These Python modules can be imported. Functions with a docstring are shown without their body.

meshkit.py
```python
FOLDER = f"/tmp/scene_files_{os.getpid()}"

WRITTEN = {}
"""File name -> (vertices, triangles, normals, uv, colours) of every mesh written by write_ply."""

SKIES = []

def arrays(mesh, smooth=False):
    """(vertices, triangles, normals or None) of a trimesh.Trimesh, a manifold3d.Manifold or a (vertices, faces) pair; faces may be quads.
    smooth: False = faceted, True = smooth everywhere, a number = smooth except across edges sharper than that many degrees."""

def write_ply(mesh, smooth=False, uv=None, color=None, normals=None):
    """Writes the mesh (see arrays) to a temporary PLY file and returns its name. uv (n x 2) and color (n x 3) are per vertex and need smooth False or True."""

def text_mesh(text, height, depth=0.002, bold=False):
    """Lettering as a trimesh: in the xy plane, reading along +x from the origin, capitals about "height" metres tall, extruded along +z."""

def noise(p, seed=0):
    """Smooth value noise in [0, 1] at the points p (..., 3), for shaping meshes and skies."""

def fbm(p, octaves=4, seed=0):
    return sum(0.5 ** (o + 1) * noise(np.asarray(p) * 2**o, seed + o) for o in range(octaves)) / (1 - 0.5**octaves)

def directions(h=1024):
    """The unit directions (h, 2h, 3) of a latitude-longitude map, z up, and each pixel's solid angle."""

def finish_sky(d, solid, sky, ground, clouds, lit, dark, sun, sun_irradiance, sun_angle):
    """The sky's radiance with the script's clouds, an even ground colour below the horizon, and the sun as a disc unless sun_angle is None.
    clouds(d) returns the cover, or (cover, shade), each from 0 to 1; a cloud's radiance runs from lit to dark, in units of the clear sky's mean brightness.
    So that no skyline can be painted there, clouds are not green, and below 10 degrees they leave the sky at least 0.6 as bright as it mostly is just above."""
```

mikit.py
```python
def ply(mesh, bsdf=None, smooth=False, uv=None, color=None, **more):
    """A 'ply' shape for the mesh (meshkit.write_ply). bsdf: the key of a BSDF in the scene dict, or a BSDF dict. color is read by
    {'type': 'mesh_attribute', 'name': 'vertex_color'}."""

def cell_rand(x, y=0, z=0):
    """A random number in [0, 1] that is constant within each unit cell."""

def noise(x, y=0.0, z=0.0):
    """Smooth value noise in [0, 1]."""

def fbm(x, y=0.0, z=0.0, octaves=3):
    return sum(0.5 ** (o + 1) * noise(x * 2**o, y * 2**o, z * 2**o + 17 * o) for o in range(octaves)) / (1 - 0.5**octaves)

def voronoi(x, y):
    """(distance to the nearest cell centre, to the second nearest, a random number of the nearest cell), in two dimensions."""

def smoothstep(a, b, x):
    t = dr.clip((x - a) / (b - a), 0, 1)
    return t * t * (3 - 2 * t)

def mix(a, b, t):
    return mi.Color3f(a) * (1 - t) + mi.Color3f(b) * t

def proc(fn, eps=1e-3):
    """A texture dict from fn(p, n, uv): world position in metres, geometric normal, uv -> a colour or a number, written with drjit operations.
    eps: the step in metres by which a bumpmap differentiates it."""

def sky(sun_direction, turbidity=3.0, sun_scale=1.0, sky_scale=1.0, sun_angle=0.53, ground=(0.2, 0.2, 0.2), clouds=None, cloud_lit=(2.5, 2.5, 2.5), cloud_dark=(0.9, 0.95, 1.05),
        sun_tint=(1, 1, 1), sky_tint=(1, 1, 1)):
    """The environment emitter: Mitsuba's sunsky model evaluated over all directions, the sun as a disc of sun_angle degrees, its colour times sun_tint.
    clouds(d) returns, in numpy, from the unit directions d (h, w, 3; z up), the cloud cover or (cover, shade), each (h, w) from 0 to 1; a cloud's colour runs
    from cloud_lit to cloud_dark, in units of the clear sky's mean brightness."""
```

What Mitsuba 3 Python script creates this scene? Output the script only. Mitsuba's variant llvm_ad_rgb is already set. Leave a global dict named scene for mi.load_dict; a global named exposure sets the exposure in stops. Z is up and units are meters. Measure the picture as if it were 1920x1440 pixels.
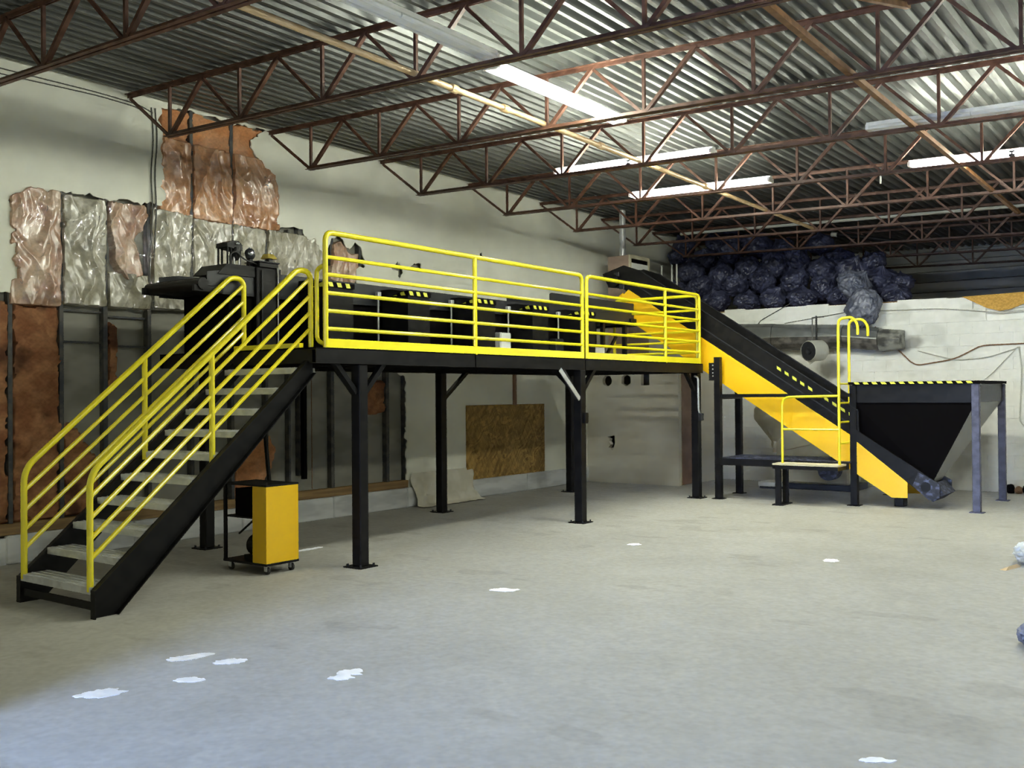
import math, random
import numpy as np, trimesh, drjit as dr, mitsuba as mi, mikit, meshkit
from shapely.geometry import Polygon, Point, box as sbox
from shapely import prepared, contains_xy
from mikit import proc, noise, fbm, voronoi, smoothstep, mix, cell_rand

T = mi.ScalarTransform4f
scene, labels = {}, {}
random.seed(7); rng = np.random.default_rng(7)

# ------------------------------------------------------------------ camera, sky, lamps, exposure
FOCAL, YAW, PITCH, ROLL, EYE = 1857.9, math.radians(53.63), math.radians(0.5465), math.radians(-0.4837), 1.7
_f = np.array([math.sin(YAW) * math.cos(PITCH), math.cos(YAW) * math.cos(PITCH), math.sin(PITCH)])
_r = np.array([math.cos(YAW), -math.sin(YAW), 0.0]); _u = np.cross(_r, _f)
_up = -math.sin(ROLL) * _r + math.cos(ROLL) * _u
scene['camera'] = {'type': 'perspective', 'fov_axis': 'x', 'fov': 2 * math.degrees(math.atan(960 / FOCAL)), 'near_clip': 0.05, 'far_clip': 200.0,
                   'to_world': T().look_at(origin=[0, 0, EYE], target=(np.array([0, 0, EYE]) + _f).tolist(), up=_up.tolist())}
exposure = 1.8
TUBE_LIGHT = (52.5, 54.5, 45.5)
scene['sky'] = mikit.sky([-0.35, -0.55, 0.75], turbidity=4.0, sun_scale=0.0, sky_scale=75.0, sky_tint=(0.93, 0.96, 1.17), ground=(0.25, 0.25, 0.25))

# ------------------------------------------------------------------ helpers: scene entries
def numbered(name):
    if name not in scene and name not in used: return name
    k = 1
    while f'{name}_{k:03d}' in scene or f'{name}_{k:03d}' in used: k += 1
    return f'{name}_{k:03d}'
used = set()
def thing(name, label, cat, group=None):
    key = numbered(name); used.add(key)
    labels[key] = {'label': label, 'category': cat}
    if group: labels[key]['group'] = group
    return key
def tag(key, label, cat, group=None):
    labels[key] = {'label': label, 'category': cat}
    if group: labels[key]['group'] = group
    return key
def obj(name, mesh, mat, parent=None, smooth=False, label=None, stuff=False, **more):
    key = numbered(parent + '__' + name if parent else name)
    shape = mesh if isinstance(mesh, dict) else mikit.ply(mesh, mat, smooth=smooth)
    scene[key] = {**shape, **more}
    if label or stuff: labels[key] = {**({'label': label} if label else {}), **({'kind': 'stuff'} if stuff else {})}
    return key
def holder(name, parent):
    key = numbered(parent + '__' + name); used.add(key); return key
def struct(name, mesh, mat, label, smooth=False):
    key = obj(name, mesh, mat, None, smooth); labels[key] = {'label': label, 'kind': 'structure'}; return key

# ------------------------------------------------------------------ helpers: meshes
cat = trimesh.util.concatenate
def bx(x0, x1, y0, y1, z0, z1, c=0.0):
    if c <= 0:
        m = trimesh.creation.box((x1 - x0, y1 - y0, z1 - z0)); m.apply_translation(((x0 + x1) / 2, (y0 + y1) / 2, (z0 + z1) / 2)); return m
    p = []
    for sx, a in ((1, x0), (-1, x1)):
        for sy, b in ((1, y0), (-1, y1)):
            for sz, d in ((1, z0), (-1, z1)):
                p += [(a, b + sy * c, d + sz * c), (a + sx * c, b, d + sz * c), (a + sx * c, b + sy * c, d)]
    return trimesh.convex.convex_hull(np.array(p))
def hull(p): return trimesh.convex.convex_hull(np.array(p, float))
def fillet(pts, r, n=5):
    pts = [np.array(p, float) for p in pts]; out = [pts[0]]
    for a, b, c in zip(pts, pts[1:], pts[2:]):
        u, v = a - b, c - b; lu, lv = np.linalg.norm(u), np.linalg.norm(v); d = min(r, lu * .49, lv * .49)
        p, q = b + u / lu * d, b + v / lv * d
        for t in np.linspace(0, 1, n): out.append((1 - t) ** 2 * p + 2 * t * (1 - t) * b + t * t * q)
    return np.array(out + [pts[-1]])
def tube(path, r, n=8):
    P = np.array(path, float); m = len(P); d = np.gradient(P, axis=0) if m > 2 else np.repeat((P[1] - P[0])[None], 2, 0)
    d /= np.linalg.norm(d, axis=1, keepdims=True) + 1e-12
    ref = np.array([0, 0, 1.0]) if abs(d[0][2]) < .9 else np.array([1.0, 0, 0])
    V, F = [], []
    a = np.arange(n) * 2 * np.pi / n
    u = np.cross(d[0], ref); u /= np.linalg.norm(u)
    for i in range(m):
        u = u - d[i] * (u @ d[i]); u /= np.linalg.norm(u); w = np.cross(d[i], u)
        V.append(P[i] + r * (np.cos(a)[:, None] * u + np.sin(a)[:, None] * w))
    V = np.vstack(V + [P[:1], P[-1:]])
    for i in range(m - 1):
        for k in range(n):
            A, B, C, D = i * n + k, i * n + (k + 1) % n, (i + 1) * n + (k + 1) % n, (i + 1) * n + k
            F += [(A, B, C), (A, C, D)]
    for k in range(n):
        F += [(m * n, (k + 1) % n, k), (m * n + 1, (m - 1) * n + k, (m - 1) * n + (k + 1) % n)]
    return trimesh.Trimesh(V, np.array(F), process=False)
def bar(p0, p1, w, h, side=None):
    """A straight bar of section w (sideways) x h between two points."""
    p0, p1 = np.array(p0, float), np.array(p1, float); d = p1 - p0; L = np.linalg.norm(d); d /= L
    s = np.array(side, float) if side is not None else np.cross(d, [0, 0, 1.0] if abs(d[2]) < .9 else [0, 1.0, 0])
    s -= d * (s @ d); s /= np.linalg.norm(s); u = np.cross(s, d)
    m = trimesh.creation.box((L, w, h)); M = np.eye(4); M[:3, 0], M[:3, 1], M[:3, 2], M[:3, 3] = d, s, u, (p0 + p1) / 2
    if np.linalg.det(M[:3, :3]) < 0: M[:3, 1] *= -1
    m.apply_transform(M); return m
def angle_bar(p0, p1, w, t=.005, side=(1, 0, 0), flip=1):
    """An L-section steel angle."""
    p0, p1 = np.array(p0, float), np.array(p1, float); d = (p1 - p0) / np.linalg.norm(p1 - p0); s = np.array(side, float); u = np.cross(s, d)
    o = u * (w / 2) * flip
    return cat([bar(p0 + s * w / 2 - o, p1 + s * w / 2 - o, w, t, s), bar(p0, p1, t, w, s)])
def ext(pts, a0, a1, axis):
    """A polygon extruded: axis 'y' takes (x, z) points, axis 'x' takes (y, z), axis 'z' takes (x, y)."""
    poly = pts if hasattr(pts, 'geom_type') else Polygon(pts)
    if not poly.is_valid: poly = poly.buffer(0)
    ms = [trimesh.creation.extrude_polygon(g, a1 - a0, engine='earcut') for g in getattr(poly, 'geoms', [poly])]
    m = cat(ms) if len(ms) > 1 else ms[0]; v = np.array(m.vertices)
    if axis == 'y': m.vertices = np.stack([v[:, 0], a1 - v[:, 2], v[:, 1]], 1)
    elif axis == 'x': m.vertices = np.stack([a0 + v[:, 2], v[:, 0], v[:, 1]], 1)
    else: m.vertices = np.stack([v[:, 0], v[:, 1], a0 + v[:, 2]], 1)
    return m
def cyl(p0, p1, r, n=16, r1=None):
    p0, p1 = np.array(p0, float), np.array(p1, float); d = p1 - p0; d /= np.linalg.norm(d)
    u = np.cross(d, [0, 0, 1.0] if abs(d[2]) < .9 else [1.0, 0, 0]); u /= np.linalg.norm(u); w = np.cross(d, u); a = np.arange(n) * 2 * np.pi / n
    ring = np.cos(a)[:, None] * u + np.sin(a)[:, None] * w
    V = np.vstack([p0 + ring * r, p1 + ring * (r if r1 is None else r1), [p0], [p1]]); F = []
    for k in range(n):
        j = (k + 1) % n; F += [(k, j, n + j), (k, n + j, n + k), (2 * n, j, k), (2 * n + 1, n + k, n + j)]
    return trimesh.Trimesh(V, np.array(F), process=False)
def lathe(prof, origin, axis=(0, 0, 1), n=24):
    """prof: (radius, height) pairs along the axis."""
    d = np.array(axis, float); d /= np.linalg.norm(d); u = np.cross(d, [0, 0, 1.0] if abs(d[2]) < .9 else [1.0, 0, 0]); u /= np.linalg.norm(u); w = np.cross(d, u)
    a = np.arange(n) * 2 * np.pi / n; ring = np.cos(a)[:, None] * u + np.sin(a)[:, None] * w; o = np.array(origin, float)
    V = np.vstack([o + d * h + ring * r for r, h in prof]); F = []
    for i in range(len(prof) - 1):
        for k in range(n):
            j = (k + 1) % n; F += [(i * n + k, i * n + j, (i + 1) * n + j), (i * n + k, (i + 1) * n + j, (i + 1) * n + k)]
    return trimesh.Trimesh(V, np.array(F), process=False)
def jag(pts, step=.05, amp=.02, seed=0):
    """A polygon outline with a torn edge."""
    ring = Polygon(pts).buffer(0).exterior; n = int(ring.length / step); out = []
    r = np.random.default_rng(seed)
    for k in range(n):
        p = ring.interpolate(k * step); out.append((p.x + r.normal(0, amp), p.y + r.normal(0, amp)))
    return Polygon(out).buffer(0)
def sheet(poly, res, fy, back=None):
    """A surface over the (x, z) outline standing at y = fy(x, z); with back, its rim turns back to y = back."""
    if not hasattr(poly, 'geom_type'): poly = Polygon(poly).buffer(0)
    x0, z0, x1, z1 = poly.bounds
    xs, zs = np.arange(x0 - res, x1 + 2 * res, res), np.arange(z0 - res, z1 + 2 * res, res); X, Z = np.meshgrid(xs, zs, indexing='ij')
    ins = contains_xy(poly, X.ravel(), Z.ravel()).reshape(X.shape)
    Y = fy(X, Z)
    if back is not None: Y = np.where(ins, Y, back)
    nz = len(zs); idx = np.arange(X.size).reshape(X.shape)
    c = (ins[:-1, :-1].astype(int) + ins[1:, :-1] + ins[:-1, 1:] + ins[1:, 1:]) >= (1 if back is not None else 3)
    a, b, cc, d = idx[:-1, :-1][c], idx[1:, :-1][c], idx[1:, 1:][c], idx[:-1, 1:][c]
    F = np.vstack([np.stack([a, b, cc], 1), np.stack([a, cc, d], 1)])
    m = trimesh.Trimesh(np.stack([X.ravel(), Y.ravel(), Z.ravel()], 1), F, process=False); m.remove_unreferenced_vertices(); return m
def N3(x, y, z, s, seed=0): return meshkit.fbm(np.stack([np.asarray(x) * s, np.asarray(y) * s, np.asarray(z) * s], -1), 4, seed)

# ------------------------------------------------------------------ materials
def mat(key, color, rough=.5, metallic=0.0, spec=.5, two=True, **more):
    b = {'type': 'principled', 'base_color': color if isinstance(color, dict) else {'type': 'rgb', 'value': list(color)}, 'roughness': rough, 'metallic': metallic, 'specular': spec, **more}
    scene[key] = {'type': 'twosided', 'bsdf': b} if two else b
    return key
def grain(a, b, s=8.0, oct=3, lo=.3, hi=.7):
    return proc(lambda p, n, uv: mix(a, b, smoothstep(lo, hi, fbm(p.x * s, p.y * s, p.z * s, oct))))
def floor_fn(p, n, uv):
    big = fbm(p.x * .45, p.y * .45, 0.0, 3); mid = fbm(p.x * 2.2 + 9, p.y * 2.2, 3.0, 3); fine = fbm(p.x * 26, p.y * 26, 1.0, 2)
    c = mix((.295, .285, .255), (.345, .335, .305), smoothstep(.3, .7, big * .6 + mid * .4))
    c = mix(c, (.22, .21, .185), smoothstep(.62, .75, mid) * .15)
    stain = smoothstep(.70, .78, fbm(p.x * 3.1 + 40, p.y * 1.7 + 11, 7.0, 3))
    c = mix(c, (.15, .14, .12), stain * .22)
    return c * (.9 + .2 * fine)
mat('m_floor', proc(floor_fn), .62, spec=.3)
def plaster_fn(p, n, uv):
    a = fbm(p.x * .7, p.y * .7 + 5, p.z * .9, 3); b = fbm(p.x * 5, p.y * 5, p.z * 5, 3); v = fbm(p.x * 1.6, 0.0, p.z * .25, 2)
    c = mix((.77, .77, .67), (.86, .86, .77), smoothstep(.3, .7, a))
    c = mix(c, (.68, .68, .64), smoothstep(.55, .75, v) * .35)
    return c * (.95 + .1 * b)
mat('m_drywall', proc(plaster_fn), .7, spec=.3)
def block_fn(p, n, uv):
    a = fbm(p.y * 1.2, p.z * 1.2, 2.0, 3); b = fbm(p.y * 16, p.z * 16, 5.0, 2)
    soot = smoothstep(.60, .72, fbm(p.y * 1.9 + 3, p.z * 2.3, 9.0, 3))
    c = mix((.82, .83, .79), (.89, .89, .86), smoothstep(.3, .7, a)); c = mix(c, (.55, .55, .50), soot * .35)
    for sy, sz, ry, rz in ((4.66, 2.50, .30, .16), (6.05, 2.08, .28, .20)):   # soot on the paint beside the duct end and below the heater
        d = dr.sqrt(dr.square((p.y - sy) / ry) + dr.square((p.z - sz) / rz)) + .9 * (fbm(p.y * 5, p.z * 5, 3.0, 3) - .5)
        c = mix(c, (.22, .21, .18), smoothstep(1.0, .45, d) * .75)
    return c * (.96 + .08 * b)
mat('m_block', proc(block_fn), .6, spec=.35)
mat('m_closet', proc(lambda p, n, uv: mix((.56, .52, .43), (.66, .63, .55), smoothstep(.3, .7, fbm(p.y * 1.5, p.z * 3, 1.0, 3)))), .65)
mat('m_curb', proc(lambda p, n, uv: mix((.50, .51, .52), (.68, .69, .70), smoothstep(.35, .65, fbm(p.x * 2, p.y * 2, p.z * 6, 4)))), .7)
mat('m_sheathing', proc(lambda p, n, uv: mix((.22, .215, .18), (.31, .30, .26), smoothstep(.3, .7, fbm(p.x * 2, 1.0, p.z * 4, 4)))), .8, spec=.2)
def insul(a, b, dark, s=5.0):
    def fn(p, n, uv):
        q = fbm(p.x * s, p.y * s, p.z * s, 4); d = fbm(p.x * 3.1 + 7, p.y * 2, p.z * 3.3, 4); h = fbm(p.x * 40, p.y * 40, p.z * 40, 2)
        return mix(mix(a, b, smoothstep(.3, .7, q)), dark, smoothstep(.55, .72, d) * .8) * (.8 + .4 * h)
    return proc(fn)
mat('m_insul_orange', insul((.52, .23, .10), (.62, .33, .18), (.38, .16, .07)), .95, spec=.1)
mat('m_insul_pink', insul((.48, .25, .17), (.58, .42, .30), (.28, .15, .09)), .9, spec=.1)
mat('m_insul_brown', insul((.24, .10, .05), (.36, .18, .09), (.06, .028, .02), 7), .95, spec=.1)
mat('m_insul_milky', insul((.34, .33, .26), (.52, .51, .45), (.20, .19, .15), 6), .6, spec=.4)
scene['m_film'] = {'type': 'thindielectric', 'int_ior': 1.6}
for k_, a_, b_, c_ in (('m_insul_orange', (.50, .24, .11), (.60, .34, .19), (.36, .17, .08)), ('m_insul_pink', (.44, .25, .17), (.56, .42, .31), (.26, .15, .09)), ('m_insul_milky', (.34, .315, .235), (.50, .475, .40), (.20, .185, .14))):
    mat(k_ + '_faced', insul(a_, b_, c_), .19, spec=1.0)
mat('m_stud', grain((.05, .055, .065), (.095, .09, .08), 12), .6, spec=.3)
mat('m_wood', proc(lambda p, n, uv: mix((.20, .12, .05), (.30, .19, .08), smoothstep(.3, .7, fbm(p.x * 2, p.y * 30, p.z * 30, 3)))), .7)
def osb_fn(p, n, uv):
    q = fbm(p.x * 3, 0.0, p.z * 3, 2)
    d1, d2, r = voronoi((p.x * .8 + p.z * .6) * 9 + q * 5, (p.z * .8 - p.x * .6) * 26 + q * 6)
    d1b, d2b, r2 = voronoi((p.x * .5 - p.z * .86) * 10 + q * 4, (p.z * .5 + p.x * .86) * 30)
    c = mix((.15, .075, .018), (.52, .33, .10), r * .6 + r2 * .4)
    return mix(c, (.10, .05, .015), smoothstep(.75, .95, r2) * .5)
mat('m_osb', proc(osb_fn), .7, spec=.3)
mat('m_orange_board', grain((.52, .28, .05), (.64, .38, .09), 40, 3), .8)
mat('m_brown_door', grain((.19, .10, .055), (.24, .135, .075), 6), .55)
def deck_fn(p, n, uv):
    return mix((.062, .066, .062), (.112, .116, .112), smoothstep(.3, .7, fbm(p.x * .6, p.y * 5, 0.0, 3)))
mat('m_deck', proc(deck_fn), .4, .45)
mat('m_joist', grain((.052, .021, .013), (.105, .048, .031), 9), .5, spec=.4)
mat('m_rust_pipe', grain((.15, .070, .028), (.22, .11, .048), 9), .55)
mat('m_tan_pipe', grain((.50, .33, .16), (.58, .42, .24), 9), .45)
mat('m_grey_paint', (.46, .46, .42), .5)
mat('m_fixture', (.80, .80, .76), .4)
mat('m_white_pvc', (.70, .70, .66), .4)
mat('m_yellow', (.82, .70, .018), .2, spec=.7)
mat('m_yellow_panel', (.80, .47, .006), .38, spec=.5)
mat('m_yellow_cart', (.80, .48, .006), .35, spec=.5)
mat('m_stripe', (.60, .60, .06), .5)
mat('m_black', grain((.004, .004, .0045), (.008, .0075, .0075), 10), .40, spec=.16)
mat('m_black_soft', (.0035, .003, .0035), .7, spec=.02)
mat('m_belt', (.009, .009, .010), .6, spec=.1)
mat('m_darkgrey', (.016, .017, .020), .4, spec=.3)
mat('m_dusty_blue', proc(lambda p, n, uv: mix((.012, .013, .022), (.07, .08, .15), smoothstep(.45, .75, fbm(p.x * 22, p.y * 22, p.z * 22, 3)))), .6)
mat('m_leg_blue', grain((.040, .040, .070), (.070, .070, .115), 14), .5)
mat('m_galv', grain((.55, .56, .57), (.70, .71, .72), 14), .33, .6)
mat('m_hopper_lit', (.40, .40, .38), .5, .2)  # hopper walls in their lit tone, the light is in the colour
mat('m_chrome', (.72, .72, .72), .18, 1.0)
mat('m_aluminium', grain((.34, .36, .36), (.44, .46, .46), 6), .28, .8)
mat('m_duct_low', grain((.035, .032, .028), (.12, .11, .095), 9), .6)  # darker brown-grey for the lower half of the air duct
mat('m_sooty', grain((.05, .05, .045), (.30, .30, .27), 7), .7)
mat('m_white_box', (.66, .67, .64), .5)
mat('m_beige', grain((.48, .44, .31), (.56, .52, .38), 4), .5)
mat('m_beige_dark', (.44, .37, .26), .5)
mat('m_furnace', grain((.27, .19, .15), (.33, .24, .19), 5), .55)
mat('m_bag', proc(lambda p, n, uv: mix((.020, .022, .046), (.056, .061, .112), smoothstep(.3, .7, fbm(p.x * 7, p.y * 7, p.z * 7, 3)))), .38, spec=.45)
mat('m_bag_pale', proc(lambda p, n, uv: mix((.07, .08, .12), (.14, .15, .20), smoothstep(.3, .7, fbm(p.x * 7, p.y * 7, p.z * 7, 3)))), .4, spec=.6)
mat('m_bag_white', (.60, .64, .70), .4)
mat('m_brass', (.60, .46, .10), .3, .8)
mat('m_rubber', (.02, .02, .02), .7)
mat('m_cable', (.10, .10, .095), .6)
mat('m_cable_white', (.50, .50, .46), .6)
mat('m_cable_brown', (.20, .11, .06), .6)
mat('m_spill', grain((.74, .75, .80), (.84, .84, .88), 14), .8)
mat('m_paper', grain((.60, .57, .47), (.70, .67, .58), 5), .7)
mat('m_wood_scrap', (.52, .38, .22), .7)
mat('m_siding', grain((.52, .53, .50), (.62, .62, .59), 3), .6)
mat('m_dark_wall', (.30, .30, .28), .8)
mat('m_ground', grain((.20, .20, .19), (.28, .28, .27), 2), .9)

def slope(y): return 0.0264 * (y - 9.4)          # the roof falls gently to the right

# ------------------------------------------------------------------ the room
struct('floor', bx(-4.2, 25.2, -8.2, 10.4, -.15, 0), 'm_floor', 'worn grey concrete floor with faint stains')
struct('ground', bx(-40, -4.2, -40, 40, -.25, -.05), 'm_ground', 'yard outside the loading door')
# corrugated roof deck, its ribs along x
ys, prof = -8.2, []
while ys < 10.4:
    for dy, dz in ((0, 0), (.044, 0), (.074, .056), (.120, .056), (.150, 0)): prof.append((ys + dy, 5.135 + dz + slope(ys + dy)))
    ys += .152
prof = np.array(prof); n = len(prof)
V = np.vstack([np.c_[np.full(n, -4.3), prof], np.c_[np.full(n, 25.3), prof]])
a = np.arange(n - 1)
F = np.vstack([np.c_[a, a + 1, a + 1 + n], np.c_[a, a + 1 + n, a + n]])
top = V.copy(); top[:, 2] += .03
V2 = np.vstack([V, top]); F2 = np.vstack([F, F[:, ::-1] + 2 * n])
struct('ceiling', trimesh.Trimesh(V2, F2, process=False), 'm_deck', 'corrugated galvanised steel roof deck with ribs running along the room')

# left wall: sheathing, torn drywall, studs, insulation
HOLE = [(4.2, .27), (4.2, 2.77), (5.02, 2.77), (5.14, 2.8), (5.14, 2.9), (5.2, 2.94), (5.2, 3.08), (5.13, 3.11), (5.18, 3.21), (5.21, 3.27), (5.13, 3.29), (5.14, 3.37), (5.21, 3.41), (5.14, 3.48), (5.12, 3.59), (5.13, 3.73), (5.21, 3.81), (5.33, 3.89), (5.44, 3.88), (5.64, 3.91), (6.01, 3.91), (6.25, 3.9), (6.43, 3.93), (6.63, 3.9), (6.77, 3.95), (6.91, 3.92), (6.93, 4.07), (6.9, 4.22), (6.96, 4.26), (6.92, 4.35), (6.92, 4.47), (6.9, 4.61), (6.94, 4.71), (6.9, 4.84), (6.85, 4.95), (6.91, 5.06), (7.1, 5.12), (7.34, 5.13), (7.71, 5.12), (8.2, 5.12), (8.44, 5.13), (8.43, 5.1), (8.2, 4.97), (8.19, 4.88), (8.28, 4.79), (8.46, 4.62), (8.59, 4.54), (8.61, 4.36), (8.63, 4.14), (8.59, 3.91), (8.9, 3.93), (9.06, 3.91), (9.08, 3.83), (9.27, 3.8), (9.39, 3.68), (9.49, 3.62), (9.57, 3.86), (9.77, 3.91), (9.93, 3.74), (10.03, 3.87), (10.14, 3.83), (10.24, 3.54), (10.03, 3.49), (10.03, 3.37), (10.18, 3.08), (10.62, 2.48), (10.9, 2.02), (11.08, 1.92), (11.08, .27)]
YW = 10.15
wl = struct('wall_left', bx(-4.2, 25.2, YW + .10, YW + .3, 0, 5.3), 'm_sheathing', 'long left wall with torn drywall over grey sheathing')
hole = jag(HOLE, .045, .014, 3)
scribbles = [jag([(10.80, 3.60), (10.9, 3.66), (11.02, 3.64), (11.04, 3.52), (10.98, 3.43), (10.93, 3.52)], .03, .02, 5), jag([(11.2, 3.62), (11.3, 3.7), (11.44, 3.69), (11.46, 3.63), (11.3, 3.61)], .03, .012, 6),
             Polygon([(12.9, 4.02), (12.97, 4.05), (12.98, 3.98), (12.92, 3.96)]), Polygon([(13.0, 3.62), (13.04, 3.66), (13.05, 3.6)])]
skin = sbox(-4.2, .28, 25.2, 5.3).difference(hole)
for s in scribbles: skin = skin.difference(s)
obj('drywall', ext(skin, YW - .004, YW + .012, 'y'), 'm_drywall', wl, label='off-white drywall skin with torn edges')
for x, z0, z1, w in [(4.62, .4, 5.15, .05), (5.13, .4, 5.15, .045), (5.68, .4, 5.15, .045), (6.19, .4, 5.15, .05), (6.74, .4, 5.15, .045), (7.32, .4, 5.15, .045), (7.91, .4, 5.15, .045), (8.45, .4, 5.15, .04), (8.83, .4, 3.9, .03), (9.03, .62, 5.15, .07), (9.60, .4, 5.15, .06), (10.15, .4, 5.15, .04), (10.70, .4, 5.15, .06), (11.10, .4, 2.1, .05)]:
    obj('stud', bx(x - w / 2, x + w / 2, YW + .015, YW + .099, z0, z1), 'm_stud', wl)
for x0, x1, z in ((5.7, 6.17, 2.30), (6.21, 6.72, 2.27), (5.7, 6.17, 2.64), (6.21, 6.72, 2.60), (9.06, 9.58, 2.60), (9.62, 10.68, 2.62)):
    obj('blocking', bx(x0, x1, YW + .06, YW + .099, z - .011, z + .011), 'm_stud', wl)
obj('bottom_plate', bx(4.2, 11.1, YW - .02, YW + .09, .30, .41), 'm_wood', wl, label='brown wooden sill plate on the concrete curb')
def wrinkle(X, Z, seed):
    q = N3(X, Z * 0, Z, 1.8, seed + 21); out = 0
    for k, (lean, fr, am, cut) in enumerate(((.16, 3.6, .038, .50), (-.42, 4.6, .030, .55), (.5, 6.0, .018, .6), (.05, 9.0, .010, .5))):
        w = meshkit.fbm(np.stack([(X + lean * Z + .25 * q) * fr, X * 0 + k, (Z - lean * X) * .13 * fr], -1), 2, seed + 30 + k); w = 1 - abs(2 * w - 1)
        out = out + am * np.clip((w - cut) / (1 - cut), 0, 1) ** 1.25
    return out
def batt(x0, x1, z0, z1, m, seed, amp=.05, yb=YW + .06, poly=None, name='insulation_batt', faced=0.0):
    pl = jag(poly or [(x0, z0), (x1, z0), (x1, z1), (x0, z1)], .05, .012 if not faced else .004, seed).intersection(hole.buffer(.012))
    def fy(X, Z):
        return yb - .035 - amp * (N3(X, Z * 0, Z, 1.6 if faced else 5, seed) - .5) * (1.0 if faced else 1.6) - .5 * amp * (N3(X, X * 0, Z, 16, seed + 9) - .5) * (0 if faced else 1) - (wrinkle(X, Z, seed) if faced else 0)
    return obj(name, sheet(pl, .009 if faced else .022, fy, YW + .098), m + ('_faced' if faced else ''), wl, smooth=True if faced else 50)
for xa, xb, sd in ((6.88, 7.30, 11), (7.335, 7.895, 12), (7.925, 8.63, 13)):
    batt(xa, xb, 4.72, 5.12, 'm_insul_orange', sd); batt(xa, xb, 3.84, 4.74, 'm_insul_orange', sd + 70, faced=1)
batt(5.12, 5.665, 2.66, 3.90, 'm_insul_pink', 14, .07, faced=1); batt(4.66, 5.11, .42, 2.68, 'm_insul_brown', 15, .07); batt(5.16, 5.66, .42, 2.66, 'm_insul_brown', 16, .08)
batt(0, 0, 0, 0, 'm_insul_pink', 17, .07, poly=[(6.22, 3.88), (6.7, 3.9), (6.72, 3.75), (6.55, 3.5), (6.66, 3.1), (6.45, 3.0), (6.3, 3.2), (6.28, 3.45), (6.22, 3.6)], faced=1)
batt(5.69, 6.18, 2.70, 3.88, 'm_insul_milky', 18, .05, faced=1); batt(6.22, 6.72, 2.7, 3.1, 'm_insul_milky', 19, .04, faced=1); batt(6.76, 7.305, 2.72, 3.88, 'm_insul_milky', 20, .05, faced=1)
batt(7.335, 7.895, 2.75, 3.845, 'm_insul_milky', 21, .05, faced=1); batt(7.925, 8.44, 2.75, 3.845, 'm_insul_milky', 22, .05, faced=1); batt(8.46, 9.45, 2.8, 3.85, 'm_insul_milky', 23, .05, faced=1)
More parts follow.
